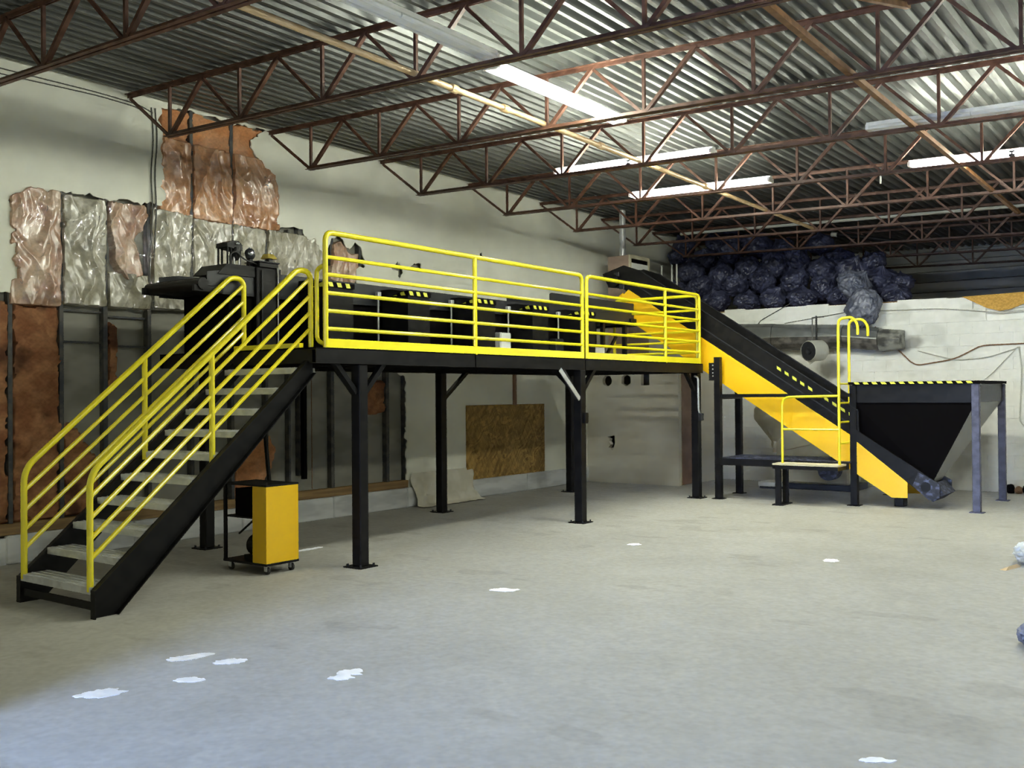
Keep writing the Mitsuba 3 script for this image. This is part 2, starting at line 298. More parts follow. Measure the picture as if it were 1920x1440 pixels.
batt(0, 0, 0, 0, 'm_insul_brown', 24, .08, poly=[(5.7, .42), (5.7, 1.42), (5.85, 1.38), (6.08, 1.05), (6.12, .8), (6.0, .42)])
batt(6.23, 6.34, 1.8, 2.5, 'm_insul_brown', 25, .04)
batt(0, 0, 0, 0, 'm_insul_orange', 26, .08, poly=[(7.95, .45), (7.95, 1.1), (8.2, 1.15), (8.5, 1.2), (8.6, .95), (8.45, .6), (8.42, .45)])
batt(0, 0, 0, 0, 'm_insul_brown', 27, .05, poly=[(10.2, 1.75), (10.4, 1.92), (10.66, 1.9), (10.66, 1.45), (10.3, 1.4)])
batt(0, 0, 0, 0, 'm_insul_pink', 28, .07, poly=[(9.55, 3.3), (9.6, 3.8), (9.78, 3.86), (9.95, 3.7), (10.1, 3.72), (10.12, 3.4), (9.95, 3.2)], faced=1)
def film(poly, seed, lean, y0, freq=9.0, amp=.03):
    def fy(X, Z):
        s = X + lean * Z  # folds of the film
        w = N3(s, X * 0, Z * .16, freq, seed); w = 1 - abs(2 * w - 1)
        d = N3(X, X * 0 + 3, Z, 3.0, seed + 3); c = N3(X * .8 - Z * .5, X * 0, Z, 14.0, seed + 5)
        return y0 - amp * w ** 2 * 1.6 - .05 * (d - .5) - .012 * (c - .5)
    return sheet(jag(poly, .05, .012, seed), .016, fy)
FILM_A = [(6.9, 4.62), (7.1, 4.77), (7.34, 4.79), (7.71, 4.92), (8.16, 4.94), (8.28, 4.79), (8.46, 4.62), (8.59, 4.54), (8.61, 4.36), (8.63, 4.14), (8.59, 3.91), (7.94, 3.86), (7.39, 3.91), (6.91, 3.92)]
FILM_B = [(5.13, 3.73), (5.21, 3.81), (5.33, 3.89), (5.44, 3.88), (5.64, 3.91), (6.01, 3.91), (6.25, 3.9), (6.43, 3.93), (6.63, 3.9), (6.91, 3.92), (7.39, 3.91), (7.94, 3.89), (8.45, 3.85), (8.9, 3.9), (9.06, 3.86), (9.27, 3.78), (9.37, 3.31), (8.98, 2.99), (7.62, 2.8), (6.7, 2.67), (6.2, 2.67), (5.76, 2.69), (5.16, 2.69), (5.17, 3.05)]
tag(obj('plastic_sheet', film(FILM_A, 31, .25, YW - .015), 'm_film', smooth=True), 'clear wrinkled plastic sheet over orange insulation high on the left wall', 'plastic sheet')
tag(obj('plastic_sheet', film(FILM_B, 32, .12, YW - .02), 'm_film', smooth=True), 'long wrinkled clear plastic sheet over grey and pink insulation at mid height of left wall', 'plastic sheet')
# curb under the left wall
bl = struct('baseboard_left', bx(-4.2, 18.2, YW - .03, YW + .3, 0, .27), 'm_curb', 'white painted concrete curb along the foot of the left wall')
x = 5.05
for L in (1.45, 1.5, 1.55, 1.5, 1.5, 1.6, 1.5, 1.6, 1.5):
    obj('curb_block', bx(x + .006, min(x + L, 16.15) - .006, YW - .05, YW + .02, .002, .295, .012), 'm_curb', bl); x += L
    if x > 16.1: break
tag(obj('particle_board', bx(12.50, 14.73, YW - .022, YW - .005, .30, 1.51, .002), 'm_osb'), 'brown strand board sheet fixed to the left wall under the platform', 'wood board')
def drape(u, v):  # u along the wall, v down over the curb to the floor
    yy = np.interp(v, [0, .35, .6, .9, 1], [YW - .012, YW - .065, YW - .10, YW - .2, YW - .34]); zz = np.interp(v, [0, .35, .6, .9, 1], [.50, .33, .15, .02, .012])
    return yy - .02 * np.sin(u * 31 + 4 * v) * v, zz + .004
U, W = np.meshgrid(np.linspace(11.15, 12.62, 50), np.linspace(0, 1, 26), indexing='ij'); YY, ZZ = drape(U, W)
U2 = U + .05 * np.sin(W * 9 + U * 5) * (U - 11.9)
idx = np.arange(U.size).reshape(U.shape); q = np.stack([idx[:-1, :-1].ravel(), idx[1:, :-1].ravel(), idx[1:, 1:].ravel(), idx[:-1, 1:].ravel()], 1)
tag(obj('paper_sheet', (np.stack([U2.ravel(), YY.ravel(), ZZ.ravel()], 1), q), 'm_paper', smooth=True), 'cream paper sheet drooping over the white curb beside the strand board', 'sheet')

# back block wall with painted blocks
wb = struct('wall_back', bx(18.052, 18.25, -8.2, 8.3, 0, 3.24), 'm_block', 'white painted concrete block wall behind the hopper')
CW, CH = .406, .2032
for r in range(16):
    z0 = r * CH; off = (r % 2) * CW / 2
    for c in range(-1, 15):
        y1 = 8.298 - c * CW - off; y0 = y1 - CW
        if y1 > 8.298: y1 = 8.298
        if y1 - y0 < .05 or y0 < 2.4: continue
        pr = rng.uniform(0, .0012); ztop = z0 + CH - .0008 + (rng.uniform(-.02, .05) if r == 15 else 0)
        if r >= 14 and 2.8 < (y0 + y1) / 2 < 3.72 - .2 * (15 - r): ztop = z0 + .02
        obj('block', bx(18.0 - pr, 18.056, y0 + .0008, y1 - .0008, z0 + .0008, ztop), 'm_block', wb)
struct('wall_back_side', bx(18.05, 18.25, 8.3, 10.25, 0, 3.24), 'm_closet', 'cream wall beyond the closet')
tag(obj('insulation_board', ext([(3.79, 3.27), (3.57, 3.15), (3.41, 3.06), (3.21, 3.0), (3.04, 3.02), (2.85, 3.1), (2.5, 3.16), (2.5, 3.30), (3.0, 3.285)], 17.975, 17.995, 'x'), 'm_orange_board'), 'orange-yellow board showing at the broken top of the white block wall', 'board')
struct('loft_floor', bx(18.0, 25.2, -8.2, 10.25, 3.24, 3.26), 'm_wood', 'loft floor on top of the back rooms')
wf = struct('wall_far', bx(24.9, 25.2, -8.2, 10.3, 0, 5.4), 'm_dark_wall', 'dark far wall above the loft')
for k in range(8):
    obj('siding_board', hull([(24.78, -8, 3.3 + k * .24), (24.88, -8, 3.3 + k * .24), (24.88, -8, 3.52 + k * .24), (24.84, -8, 3.52 + k * .24), (24.78, 10.2, 3.3 + k * .24), (24.88, 10.2, 3.3 + k * .24), (24.88, 10.2, 3.52 + k * .24), (24.84, 10.2, 3.52 + k * .24)]), 'm_siding', wf)
struct('wall_right', bx(-4.2, 25.2, -8.4, -8.2, 0, 5.3), 'm_drywall', 'right wall outside the picture')
struct('wall_rear', ext(sbox(-8.4, 0, 10.4, 5.3).difference(sbox(2.2, -.1, 4.9, 3.7)), -4.4, -4.2, 'x'), 'm_drywall', 'rear wall with the open loading door')
struct('wall_daylight_block', bx(-4.2, 2.1, 5.3, 10.15, 0, 5.05), 'm_drywall', 'added unseen block left of the picture, keeping door daylight off the left side')  # added out of view to shade the left side from the door
# closet projecting from the back wall
holes = [Polygon([(9.69 + .105 * math.cos(t), 1.925 + .105 * math.sin(t)) for t in np.linspace(0, 6.28, 18)]), Polygon([(9.28 + .115 * math.cos(t + .52), 1.93 + .115 * math.sin(t + .52)) for t in np.linspace(0, 6.283, 7)[:6]]), sbox(8.79, 1.83, 8.96, 2.08),
         Polygon([(9.70, .86), (9.62, .88), (9.54, .90), (9.53, .75), (9.58, .6), (9.63, .66), (9.68, .66), (9.62, .72), (9.66, .78), (9.64, .83)])]
front = sbox(8.2, 0, 10.2, 2.17)
for h in holes: front = front.difference(h)
struct('wall_closet_front', ext(front, 16.2, 16.3, 'x'), 'm_closet', 'cream front wall of a low closet with three cut duct holes')
struct('wall_closet_side', bx(16.95, 18.05, 8.2, 8.3, 0, 2.17), 'm_closet', 'cream side wall of the low closet')
struct('wall_closet_roof', bx(16.3, 18.05, 8.2, 10.2, 2.10, 2.17), 'm_closet', 'flat top of the low closet')
d1 = struct('door_1', bx(16.3, 16.95, 8.21, 8.26, .01, 2.10), 'm_brown_door', 'plain brown door leaf in the side of the closet')
obj('door_edge', bx(16.29, 16.31, 8.195, 8.215, .01, 2.10), 'm_beige', d1)

# ------------------------------------------------------------------ roof joists (open web, along y)
PANEL = [9.36, 8.18, 6.96, 5.78, 4.64, 3.52, 2.42, 1.34, .26, -.82, -1.9, -2.98, -4.06, -5.14, -6.22, -7.3]
ZB, ZT = 4.55, 5.085
def chord(y0, y1, z, up):
    ms = []
    for s in (-1, 1):
        p0, p1 = (s * .012, y0, z + slope(y0)), (s * .012, y1, z + slope(y1))
        ms.append(bar((s * .030, y0, z + slope(y0) + up * .02), (s * .030, y1, z + slope(y1) + up * .018), .040, .006, (1, 0, 0)))
        ms.append(bar(p0, p1, .006, .038, (1, 0, 0)))
    return cat(ms)
jp = [('top_chord', mikit.ply(chord(10.14, -8.1, ZT, 1), 'm_joist')), ('bottom_chord', mikit.ply(chord(9.42, -7.4, ZB, -1), 'm_joist'))]
for k, y in enumerate(PANEL):
    zb, zt = ZB + slope(y), ZT + slope(y)
    jp.append(('web_post', mikit.ply(bar((0, y, zb), (0, y, zt), .030, .028), 'm_joist')))
    yu = PANEL[k - 1] if k else 10.7
    jp.append(('web_diagonal', mikit.ply(bar((0, y + .03, zb), (0, (y + yu) / 2 if k else 10.1, zt - .01), .026, .03), 'm_joist')))
    if k + 1 < len(PANEL): jp.append(('web_diagonal', mikit.ply(bar((0, y - .03, zb), (0, (y + PANEL[k + 1]) / 2, zt - .01), .042, .036), 'm_joist')))
JX = [(.3, None), (2.38, None), (4.42, 'rust-red open web roof joist crossing the top left corner, nearest the camera'), (6.47, 'second dark red roof joist, ending in front of the orange insulation on left wall'),
      (8.5, 'third roof joist, with the bottom chord under the end of the long lit tube'), (10.57, 'fourth roof joist from the camera, carrying the upper middle lamp'),
      (12.62, 'fifth roof joist, carrying the lowest lit lamp and the lamp at right edge'), (14.67, 'sixth roof joist, pale lit bottom chord just below the lowest lamp'),
      (16.8, 'seventh roof joist, its bottom chord passing in front of the bag pile top'), (18.9, 'eighth roof joist, dim, over the black garbage bags'), (21.0, 'ninth roof joist, dark, above the loft'), (23.1, 'farthest roof joist, dark against the grey siding')]
for x, lab in JX:
    r = thing('roof_joist', lab or ('roof joist overhead outside the picture, behind the camera' if x < 1 else 'roof joist overhead outside the picture, just in front of the camera'), 'roof joist', 'open web roof joists')
    for name, d in jp: obj(name, d, None, r, to_world=T().translate([x, 0, 0]))

# pipes and bracing among the joists
def pipe(name, pts, r, m, label, cat_, fr=.05): return tag(obj(name, tube(fillet(pts, fr), r, 10), m, smooth=40), label, cat_)
p = thing('conduit', 'tan pipe with couplings running along the room under the joists left of the long lamp', 'pipe')
obj('pipe', tube([(2.0, 5.72, 4.50), (16.9, 5.92, 4.50)], .028, 10), 'm_tan_pipe', p, smooth=40)
for xx in (6.95, 7.75, 9.6, 12.4): obj('coupling', cyl((xx, 5.72 + .0134 * (xx - 2), 4.50), (xx + .09, 5.72 + .0134 * (xx + .09 - 2), 4.50), .04, 12), 'm_tan_pipe', p, smooth=40)
tag(obj('bracing_bar', bar((5.0, 2.62, 4.40), (16.9, 2.72, 4.40), .05, .05), 'm_rust_pipe'), 'long rust brown bracing bar crossing the joists at upper right', 'brace')
tag(obj('bracing_bar', bar((6.6, 2.18, 4.38), (8.6, 2.2, 4.90), .045, .045), 'm_rust_pipe'), 'short slanted rust brown brace between two joists at upper right', 'brace')
pipe('conduit', [(18.75, 9.4, 5.0), (18.75, -7, 4.57)], .03, 'm_grey_paint', 'thin grey conduit line under the roof over the loft', 'pipe')
tag(obj('pull_chain', tube([(12.68, 3.60, 4.48), (12.68, 3.60, 4.28)], .012, 6), 'm_white_pvc'), 'short white pull cord hanging between the two lamps at right', 'cord')
p = thing('hanging_pipe', 'grey pipe with a white end hanging slanted above the bag pile', 'pipe')
obj('pipe', tube([(20.8, 6.80, 4.98), (20.8, 5.42, 4.68)], .045, 10), 'm_darkgrey', p, smooth=40); obj('end_cap', tube([(20.8, 6.92, 5.005), (20.8, 6.80, 4.98)], .055, 10), 'm_white_pvc', p, smooth=40)

# ------------------------------------------------------------------ lamps
def lamp(p0, p1, lit, label, split=False):
    k = thing('strip_lamp', label, 'lamp', 'fluorescent strip lamps')
    p0, p1 = np.array(p0, float), np.array(p1, float); d = (p1 - p0) / np.linalg.norm(p1 - p0); s = np.cross(d, [0, 0, 1.0]); s /= np.linalg.norm(s); up = np.array([0, 0, 1.0])
    obj('housing', bar(p0, p1, .08 if lit else .13, .07, s), 'm_fixture', k)
    L = np.linalg.norm(p1 - p0)
    for e in (0, 1): obj('lamp_holder', bar(p0 + d * (L - .03) * e - up * .02, p0 + d * ((L - .03) * e + .03) - up * .02, .17, .05, s), 'm_fixture', k)
    cuts = [(.03, L / 2 - .01), (L / 2 + .01, L - .03)]
    if split: obj('bracket', bar(p0 + d * (L / 2 - .03) - up * .03, p0 + d * (L / 2 + .03) - up * .03, .16, .06, s), 'm_darkgrey', k)
    for c0, c1 in cuts:
        for sd in (-1, 1):
            o = s * sd * .06 - up * .025
            m = tube([p0 + d * c0 + o, p0 + d * c1 + o], .024, 8)
            t = obj('tube', m, 'm_white_pvc', k, smooth=40)
            if lit: scene[t]['emitter'] = {'type': 'area', 'radiance': {'type': 'rgb', 'value': list(TUBE_LIGHT)}}
lamp((6.72, 5.15, 4.53), (8.92, 5.15, 4.53), True, 'long lit fluorescent lamp, upper centre, running along the room', False)
lamp((10.69, 7.12, 4.575), (10.69, 4.92, 4.52), True, 'lit fluorescent lamp in the middle, upper one of the two beside the joists', True)
lamp((12.74, 7.18, 4.60), (12.74, 5.04, 4.55), True, 'lit fluorescent lamp in the middle, lowest and nearest the bag pile', False)
lamp((12.74, 3.27, 4.49), (12.74, .95, 4.43), True, 'lit fluorescent lamp cut by the right edge of the picture', True)
lamp((4.2, 5.03, 4.53), (6.58, 5.03, 4.53), False, 'unlit grey strip lamp at the top, in line with the long lit one')
lamp((10.69, 3.16, 4.49), (10.69, 1.1, 4.44), False, 'unlit grey strip lamp at upper right above the lit one')
lamp((4.3, 1.1, 4.42), (6.5, 1.1, 4.42), True, 'lit strip lamp outside the picture above the camera view')
lamp((9.5, .9, 4.42), (11.8, .9, 4.42), True, 'lit strip lamp outside the picture just beyond the right edge')

# ------------------------------------------------------------------ sorting platform
pf = thing('sorting_platform', 'long black steel work platform on posts with bright yellow guard rails', 'platform')
Y0, Y1, XL, XR, DZ = 6.95, 9.40, 6.36, 14.60, 2.15
obj('deck_plate', bx(XL, XR, Y0, Y1, DZ - .012, DZ), 'm_black_soft', pf)
for yb in (Y0, Y1 - .06):
    for a, b in ((XL, 8.74), (8.76, 11.06), (11.08, XR)):
        obj('edge_beam', cat([bx(a, b, yb + (.0 if yb == Y0 else .05), yb + (.01 if yb == Y0 else .06), DZ - .15, DZ - .013), bx(a, b, yb, yb + .06, DZ - .15, DZ - .142), bx(a, b, yb, yb + .06, DZ - .022, DZ - .013)]), 'm_black', pf)
for k in range(12):
    xx = XL + .03 + k * (XR - XL - .06) / 11
    obj('cross_beam', bx(xx - .025, xx + .025, Y0 + .06, Y1 - .06, DZ - .15, DZ - .014), 'm_black', pf)
for xx, yy in ((7.0, 7.03), (11.0, 7.0), (14.57, 7.06), (6.9, 9.33), (10.91, 9.31), (14.35, 9.33)):
    po = obj('post', bx(xx - .06, xx + .06, yy - .06, yy + .06, .012, DZ - .15, .008), 'm_black', pf)
    obj('base_plate', bx(xx - .12, xx + .12, yy - .12, yy + .12, 0, .012), 'm_black', po)
    for bxo, byo in ((-.09, -.09), (.09, -.09), (-.09, .09), (.09, .09)): obj('anchor_bolt', cyl((xx + bxo, yy + byo, .012), (xx + bxo, yy + byo, .035), .012, 6), 'm_darkgrey', po)
for p0, p1, m in (((7.06, 7.03, 1.72), (7.36, 7.03, 2.04), 'm_black'), ((6.94, 7.03, 1.72), (6.64, 7.03, 2.04), 'm_black'), ((10.94, 7.0, 1.63), (10.56, 7.0, 2.02), 'm_darkgrey'), ((11.06, 7.0, 1.72), (11.36, 7.0, 2.02), 'm_black'),
                  ((10.98, 9.31, 1.64), (11.5, 9.31, 2.02), 'm_black'), ((14.5, 7.06, 1.72), (14.2, 7.06, 2.02), 'm_black'), ((7.0, 7.1, 1.72), (7.0, 7.4, 2.02), 'm_black'), ((11.0, 7.07, 1.72), (11.0, 7.4, 2.02), 'm_black')):
    obj('knee_brace', bar(p0, p1, .06, .05, (0, 1, 0)), m, pf)
obj('knee_brace', bar((10.93, 6.955, 1.62), (10.47, 6.955, 2.0), .012, .06, (0, 1, 0)), 'm_galv', pf, label='bare bright metal knee brace')
RZ = [3.01, 2.845, 2.67, 2.50, 2.33]; RT = 3.245
def rail_panel(a, b, mids, toe=True, axis=0, const=Y0 + .02):
    g = holder('guardrail', pf)
    P = (lambda t, z: (t, const, z)) if axis == 0 else (lambda t, z: (const, t, z))
    obj('frame_tube', tube(fillet([P(a, DZ), P(a, RT), P(b, RT), P(b, DZ)], .09), .026, 10), 'm_yellow', g, smooth=40)
    for z in RZ: obj('rail', tube([P(a, z), P(b, z)], .0195, 8), 'm_yellow', g, smooth=40)
    for mth in mids: obj('post', tube([P(mth, DZ - .01), P(mth, RT)], .026, 10), 'm_yellow', g, smooth=40)
    if toe: obj('toe_board', bx(a, b, const - .022, const - .014, DZ, DZ + .085) if axis == 0 else bx(const - .004, const + .004, a, b, DZ, DZ + .085), 'm_yellow', g)
rail_panel(6.50, 11.03, [8.77]); rail_panel(11.14, 14.52, [13.36])
rail_panel(7.02, 8.55, [], True, 1, 14.55)
obj('gate_loop', tube(fillet([(6.5, 6.99, 2.93), (6.5, 7.09, 2.90), (6.5, 7.09, 2.22), (6.5, 6.98, 2.18)], .07), .021, 10), 'm_yellow', pf, smooth=40)
obj('landing_edge', bx(6.35, 6.40, 7.17, 8.14, DZ, DZ + .045), 'm_yellow', pf, label='dull yellow nosing at the head of the stairs')
cd = thing('conduit', 'silver conduit and switch box on the right end post of the platform', 'conduit')
obj('pipe', tube(fillet([(14.40, 7.0, 1.95), (14.49, 6.985, 1.93), (14.50, 6.985, 1.42), (14.53, 6.985, 1.36)], .06), .016, 8), 'm_galv', cd, smooth=40)
obj('switch_box', bx(14.49, 14.58, 6.93, 6.998, 1.24, 1.36, .01), 'm_darkgrey', cd)
obj('catch', bx(10.98, 11.06, 6.90, 6.94, 1.30, 1.44, .006), 'm_black', pf)

# ------------------------------------------------------------------ staircase
st = thing('staircase', 'steel staircase with galvanised treads, black stringers and yellow handrails', 'staircase')
YN, YF, K = 7.16, 8.15, .838
def stringer(y, out):
    e = 6.46
    pts = [(4.205, 0), (4.205, .22), (e, .22 + K * (e - 4.205)), (e, .22 + K * (e - 4.205) - .20), (4.40, .0)]
    up = np.array([-K, 0, 1]) / math.hypot(K, 1)
    m = [ext(pts, y - .005, y + .005, 'y')]
    m.append(bar((4.21, y + out * .028, .215), (e, y + out * .028, .215 + K * (e - 4.21)), .05, .008, (0, 1, 0)))
    m.append(bar((4.40, y + out * .028, .006), (e, y + out * .028, .22 + K * (e - 4.205) - .20), .05, .008, (0, 1, 0)))
    m.append(bx(4.200, 4.212, y - .005 if out > 0 else y - .055, y + .055 if out > 0 else y + .005, 0, .22))
    return cat(m)
obj('stringer', stringer(7.115, -1), 'm_black', st); obj('stringer', stringer(YF + .03, 1), 'm_black', st)
obj('foot_bar', bx(4.22, 4.235, 7.12, 8.16, .06, .12), 'm_black', st)
td = mikit.ply(cat([bx(-.005, .235, 7.125, YF + .02, -.008, 0), bx(-.005, .004, 7.125, YF + .02, -.055, 0), bx(.228, .236, 7.125, YF + .02, -.04, 0)]), 'm_galv')
dm = []
for i in range(4):
    for j in range(34):
        c = cyl((.02 + i * .062, 7.16 + j * .0295 + (i % 2) * .014, 0), (.02 + i * .062, 7.16 + j * .0295 + (i % 2) * .014, .007), .0105, 6, .006); dm.append(c)
dmp = mikit.ply(cat(dm), 'm_galv')
tplate = mikit.ply(bx(-.0, .23, 7.122, 7.13, -.2, -.01), 'm_black')
for i in range(10):
    tw = T().translate([4.208 + .2285 * i, 0, .238 + .191 * i])
    t = obj('tread', td, None, st, to_world=tw, label='galvanised tread with raised buttons' if i == 0 else None)
    obj('buttons', dmp, None, t, stuff=True, to_world=tw)
def handrail(y):
    g = holder('handrail', st)
    zt = lambda x: 1.10 + K * (x - 4.215)
    obj('frame_tube', tube(fillet([(4.222, y, .20), (4.222, y, zt(4.222)), (6.33, y, zt(6.33) + .02), (6.485, y, zt(6.33) + .0), (6.485, y, DZ - .01)], .12, 7), .026, 10), 'm_yellow', g, smooth=40)
    obj('post', tube([(5.352, y, .22 + K * 1.147 - .06), (5.352, y, zt(5.352))], .026, 10), 'm_yellow', g, smooth=40)
    for d in (.18, .345, .505, .66):
        obj('rail', tube([(4.222, y, zt(4.222) - d - .0), (6.485, y, zt(6.485) - d)], .0185, 8), 'm_yellow', g, smooth=40)
handrail(YN); handrail(YF)

# ------------------------------------------------------------------ sorting conveyor on the platform
sc = thing('sorting_conveyor', 'long black belt conveyor along the back of the platform', 'conveyor')
CY0, CY1 = 8.20, 9.00
obj('side_panel', ext([(6.08, 2.72), (6.08, 2.93), (6.3, 2.965), (7.2, 2.985), (12.1, 2.985), (12.1, 3.165), (12.14, 3.185), (14.6, 3.185), (14.6, 2.86), (7.2, 2.72)], CY0, CY0 + .012, 'y'), 'm_darkgrey', sc)
obj('side_panel', ext([(6.08, 2.72), (6.08, 2.93), (6.3, 2.965), (7.2, 2.985), (12.1, 2.985), (12.1, 3.165), (14.6, 3.185), (14.6, 2.86), (7.2, 2.72)], CY1 - .012, CY1, 'y'), 'm_darkgrey', sc)
obj('belt', ext([(5.98, 2.80), (6.03, 2.87), (14.5, 2.90), (14.55, 2.86), (14.5, 2.83), (6.03, 2.74)], CY0 + .02, CY1 - .02, 'y'), 'm_belt', sc)
obj('head_roller', cyl((6.0, CY0 - .05, 2.80), (6.0, CY1 + .05, 2.80), .06, 16), 'm_black', sc, smooth=40)
obj('bearing_arm', bx(5.90, 6.25, CY0 - .035, CY0 - .005, 2.72, 2.79, .006), 'm_black', sc)
obj('bearing_arm', bx(5.90, 6.25, CY1 + .005, CY1 + .035, 2.74, 2.81, .006), 'm_black', sc)
obj('end_skirt', bx(6.37, 6.385, CY0 + .05, CY1 - .05, DZ, 2.74), 'm_black_soft', sc); obj('skirt', bx(6.36, 13.45, CY0 + .03, CY0 + .045, DZ, 2.86), 'm_black_soft', sc); obj('skirt', bx(6.36, 13.45, CY1 - .045, CY1 - .03, DZ, 2.86), 'm_black_soft', sc)
for xx in (13.7, 14.4):
    for yy in (CY0 + .04, CY1 - .06): obj('leg', bx(xx - .03, xx + .03, yy, yy + .06, DZ, 2.86), 'm_black', sc)
obj('leg_brace', bar((13.72, CY0 + .03, 2.28), (14.1, CY0 + .03, 2.66), .04, .04), 'm_black', sc)
obj('end_frame', bx(14.44, 14.62, CY0 - .04, CY1 + .04, 2.80, 2.93, .006), 'm_black', sc)
# drive head with filter bowls, motor and guard
dh = thing('drive_unit', 'black drive unit with glass filter bowls and motor above the left end of the conveyor', 'machine')
obj('base_plate', ext([(6.20, 2.92), (6.31, 3.03), (7.0, 3.03), (7.0, 2.92)], 8.185, 8.60, 'y'), 'm_black', dh)
obj('top_hood', ext([(6.37, 3.215), (6.37, 3.255), (6.45, 3.285), (6.51, 3.285), (6.56, 3.25), (6.56, 3.19)], 8.26, 8.44, 'y'), 'm_black', dh)
for xx in (6.385, 6.43, 6.54):
    for yy in (8.275, 8.425): obj('post', tube([(xx, yy, 3.03), (xx, yy, 3.22)], .010, 8), 'm_black', dh)
obj('filter_bowl', lathe([(.0, -.01), (.03, 0), (.046, .03), (.05, .09), (.045, .13), (.0, .14)], (6.49, 8.29, 3.09), n=20), 'm_black', dh, smooth=40)
obj('bowl_cap', lathe([(0, 0), (.02, .004), (.022, .018), (.0, .025)], (6.49, 8.25, 3.245), n=14), 'm_chrome', dh, smooth=40)
for xx in (6.46, 6.525): obj('feed_pipe', tube([(xx, 8.27, 3.03), (xx, 8.27, 3.12)], .010, 8), 'm_galv', dh, smooth=40)
obj('motor', lathe([(0, -.06), (.045, -.06), (.052, -.04), (.052, .05), (.035, .06), (0, .06)], (6.68, 8.29, 3.17), (-.6, -.7, .1), 20), 'm_darkgrey', dh, smooth=40)
obj('motor_eye', lathe([(0, 0), (.03, 0), (.028, .012), (0, .02)], (6.645, 8.24, 3.175), (-.5, -.8, .1), 16), 'm_chrome', dh, smooth=40)
obj('motor_lamp', lathe([(0, 0), (.013, 0), (.012, .014), (0, .02)], (6.66, 8.27, 3.222), n=12), 'm_chrome', dh, smooth=40)
obj('motor_stand', bx(6.66, 6.70, 8.27, 8.32, 3.03, 3.13), 'm_black', dh)
obj('gearbox', bx(6.71, 6.97, 8.18, 8.40, 3.03, 3.09, .010), 'm_black', dh)
obj('gearbox_cover', bx(6.70, 6.98, 8.17, 8.41, 3.085, 3.10, .005), 'm_darkgrey', dh)
obj('warning_cap', hull([(6.84, 8.20, 3.14), (6.97, 8.20, 3.14), (6.97, 8.32, 3.14), (6.84, 8.32, 3.14), (6.86, 8.22, 3.19), (6.93, 8.22, 3.19), (6.93, 8.30, 3.19), (6.86, 8.30, 3.19)]), 'm_brass', dh, label='small brass coloured cap')
obj('cap_post', bx(6.88, 6.93, 8.23, 8.29, 3.10, 3.145), 'm_darkgrey', dh)
obj('cap_lamp', lathe([(0, 0), (.014, 0), (.014, .012), (0, .018)], (6.90, 8.22, 3.19), n=12), 'm_chrome', dh, smooth=40)
obj('conduit', tube([(6.93, 8.15, 2.15), (6.93, 8.15, 3.04)], .011, 8), 'm_chrome', dh, smooth=40, label='bright vertical conduit')
obj('control_cabinet', bx(6.66, 6.95, 8.165, 8.23, 2.15, 3.03, .008), 'm_black', dh)
obj('cabinet_conduit', tube([(6.72, 8.15, 2.15), (6.72, 8.15, 3.0)], .010, 8), 'm_darkgrey', dh, smooth=40)
obj('hose', tube(fillet([(6.39, 8.24, 3.04), (6.35, 8.2, 3.12), (6.44, 8.22, 3.18), (6.56, 8.24, 3.10), (6.74, 8.22, 3.06)], .06), .008, 8), 'm_rubber', dh, smooth=40)

# ------------------------------------------------------------------ drop chutes beside the conveyor
ORD = ['first', 'second', 'third', 'fourth', 'fifth']
for i, xc in enumerate((7.26, 8.52, 9.80, 11.02, 12.26)):
    k = thing('drop_chute', f'{ORD[i]} black sorting chute from the left with hazard striped rim on the platform', 'chute', 'sorting chutes beside the conveyor')
    x0, x1, y0, y1, zt = xc, xc + .38, 7.76, 8.17, 2.90
    w = .008
    obj('bin_body', cat([bx(x0, x1, y0, y0 + w, DZ, zt), bx(x0, x0 + w, y0, y1, DZ, zt), bx(x1 - w, x1, y0, y1, DZ, zt), bx(x0, x1, y1 - w, y1, DZ, zt + .03)]), 'm_black', k)
    obj('rim', cat([bx(x0 - .012, x1 + .012, y0 - .012, y0 + .012, zt - .055, zt), bx(x0 - .012, x0 + .012, y0 - .012, y1, zt - .055, zt), bx(x1 - .012, x1 + .012, y0 - .012, y1, zt - .055, zt)]), 'm_black_soft', k)
    for j in range(3):
        xa = x0 + .02 + j * .125
        obj('hazard_stripe', ext([(xa, zt - .052), (xa + .062, zt - .052), (xa + .04, zt - .004), (xa - .022, zt - .004)], y0 - .016, y0 - .0125, 'y'), 'm_stripe', k)
        ya = y0 + .03 + j * .13
        obj('hazard_stripe', ext([(ya, zt - .052), (ya + .066, zt - .052), (ya + .088, zt - .004), (ya + .022, zt - .004)], x0 - .016, x0 - .0125, 'x'), 'm_stripe', k)
    obj('wing_plate', ext([(8.17, zt + .03), (8.0, zt + .03), (7.8, zt), (8.17, zt - .10)], x0 - .03, x0 - .02, 'x'), 'm_black', k)
    if i:
        c = thing('gate_conduit', f'silver conduit standing left of the {ORD[i]} sorting chute', 'conduit', 'conduits beside the chutes')
        xk = xc - .07 - (.05 if i == 1 else 0)
        obj('pipe', tube([(xk, 8.12, DZ), (xk, 8.12, 2.84)], .012, 8), 'm_galv', c, smooth=40)
        obj('switch', bx(xk - .03, xk + .03, 8.09, 8.15, 2.84, 2.90, .008), 'm_galv', c)
def small_box(x0, x1, z1, m, label):
    k = thing('control_box', label, 'box'); obj('case', bx(x0, x1, 7.98, 8.09, DZ, z1, .008), m, k); obj('lid', bx(x0 + .012, x1 - .012, 7.974, 7.981, DZ + .012, z1 - .012), m, k)
small_box(10.58, 10.82, 2.52, 'm_white_box', 'white control box on the deck beside the fourth chute')
small_box(11.92, 12.12, 2.49, 'm_darkgrey', 'dim grey control box on the deck beside the fifth chute')
small_box(13.02, 13.28, 2.44, 'm_grey_paint', 'grey box on the deck at the right end of the conveyor')

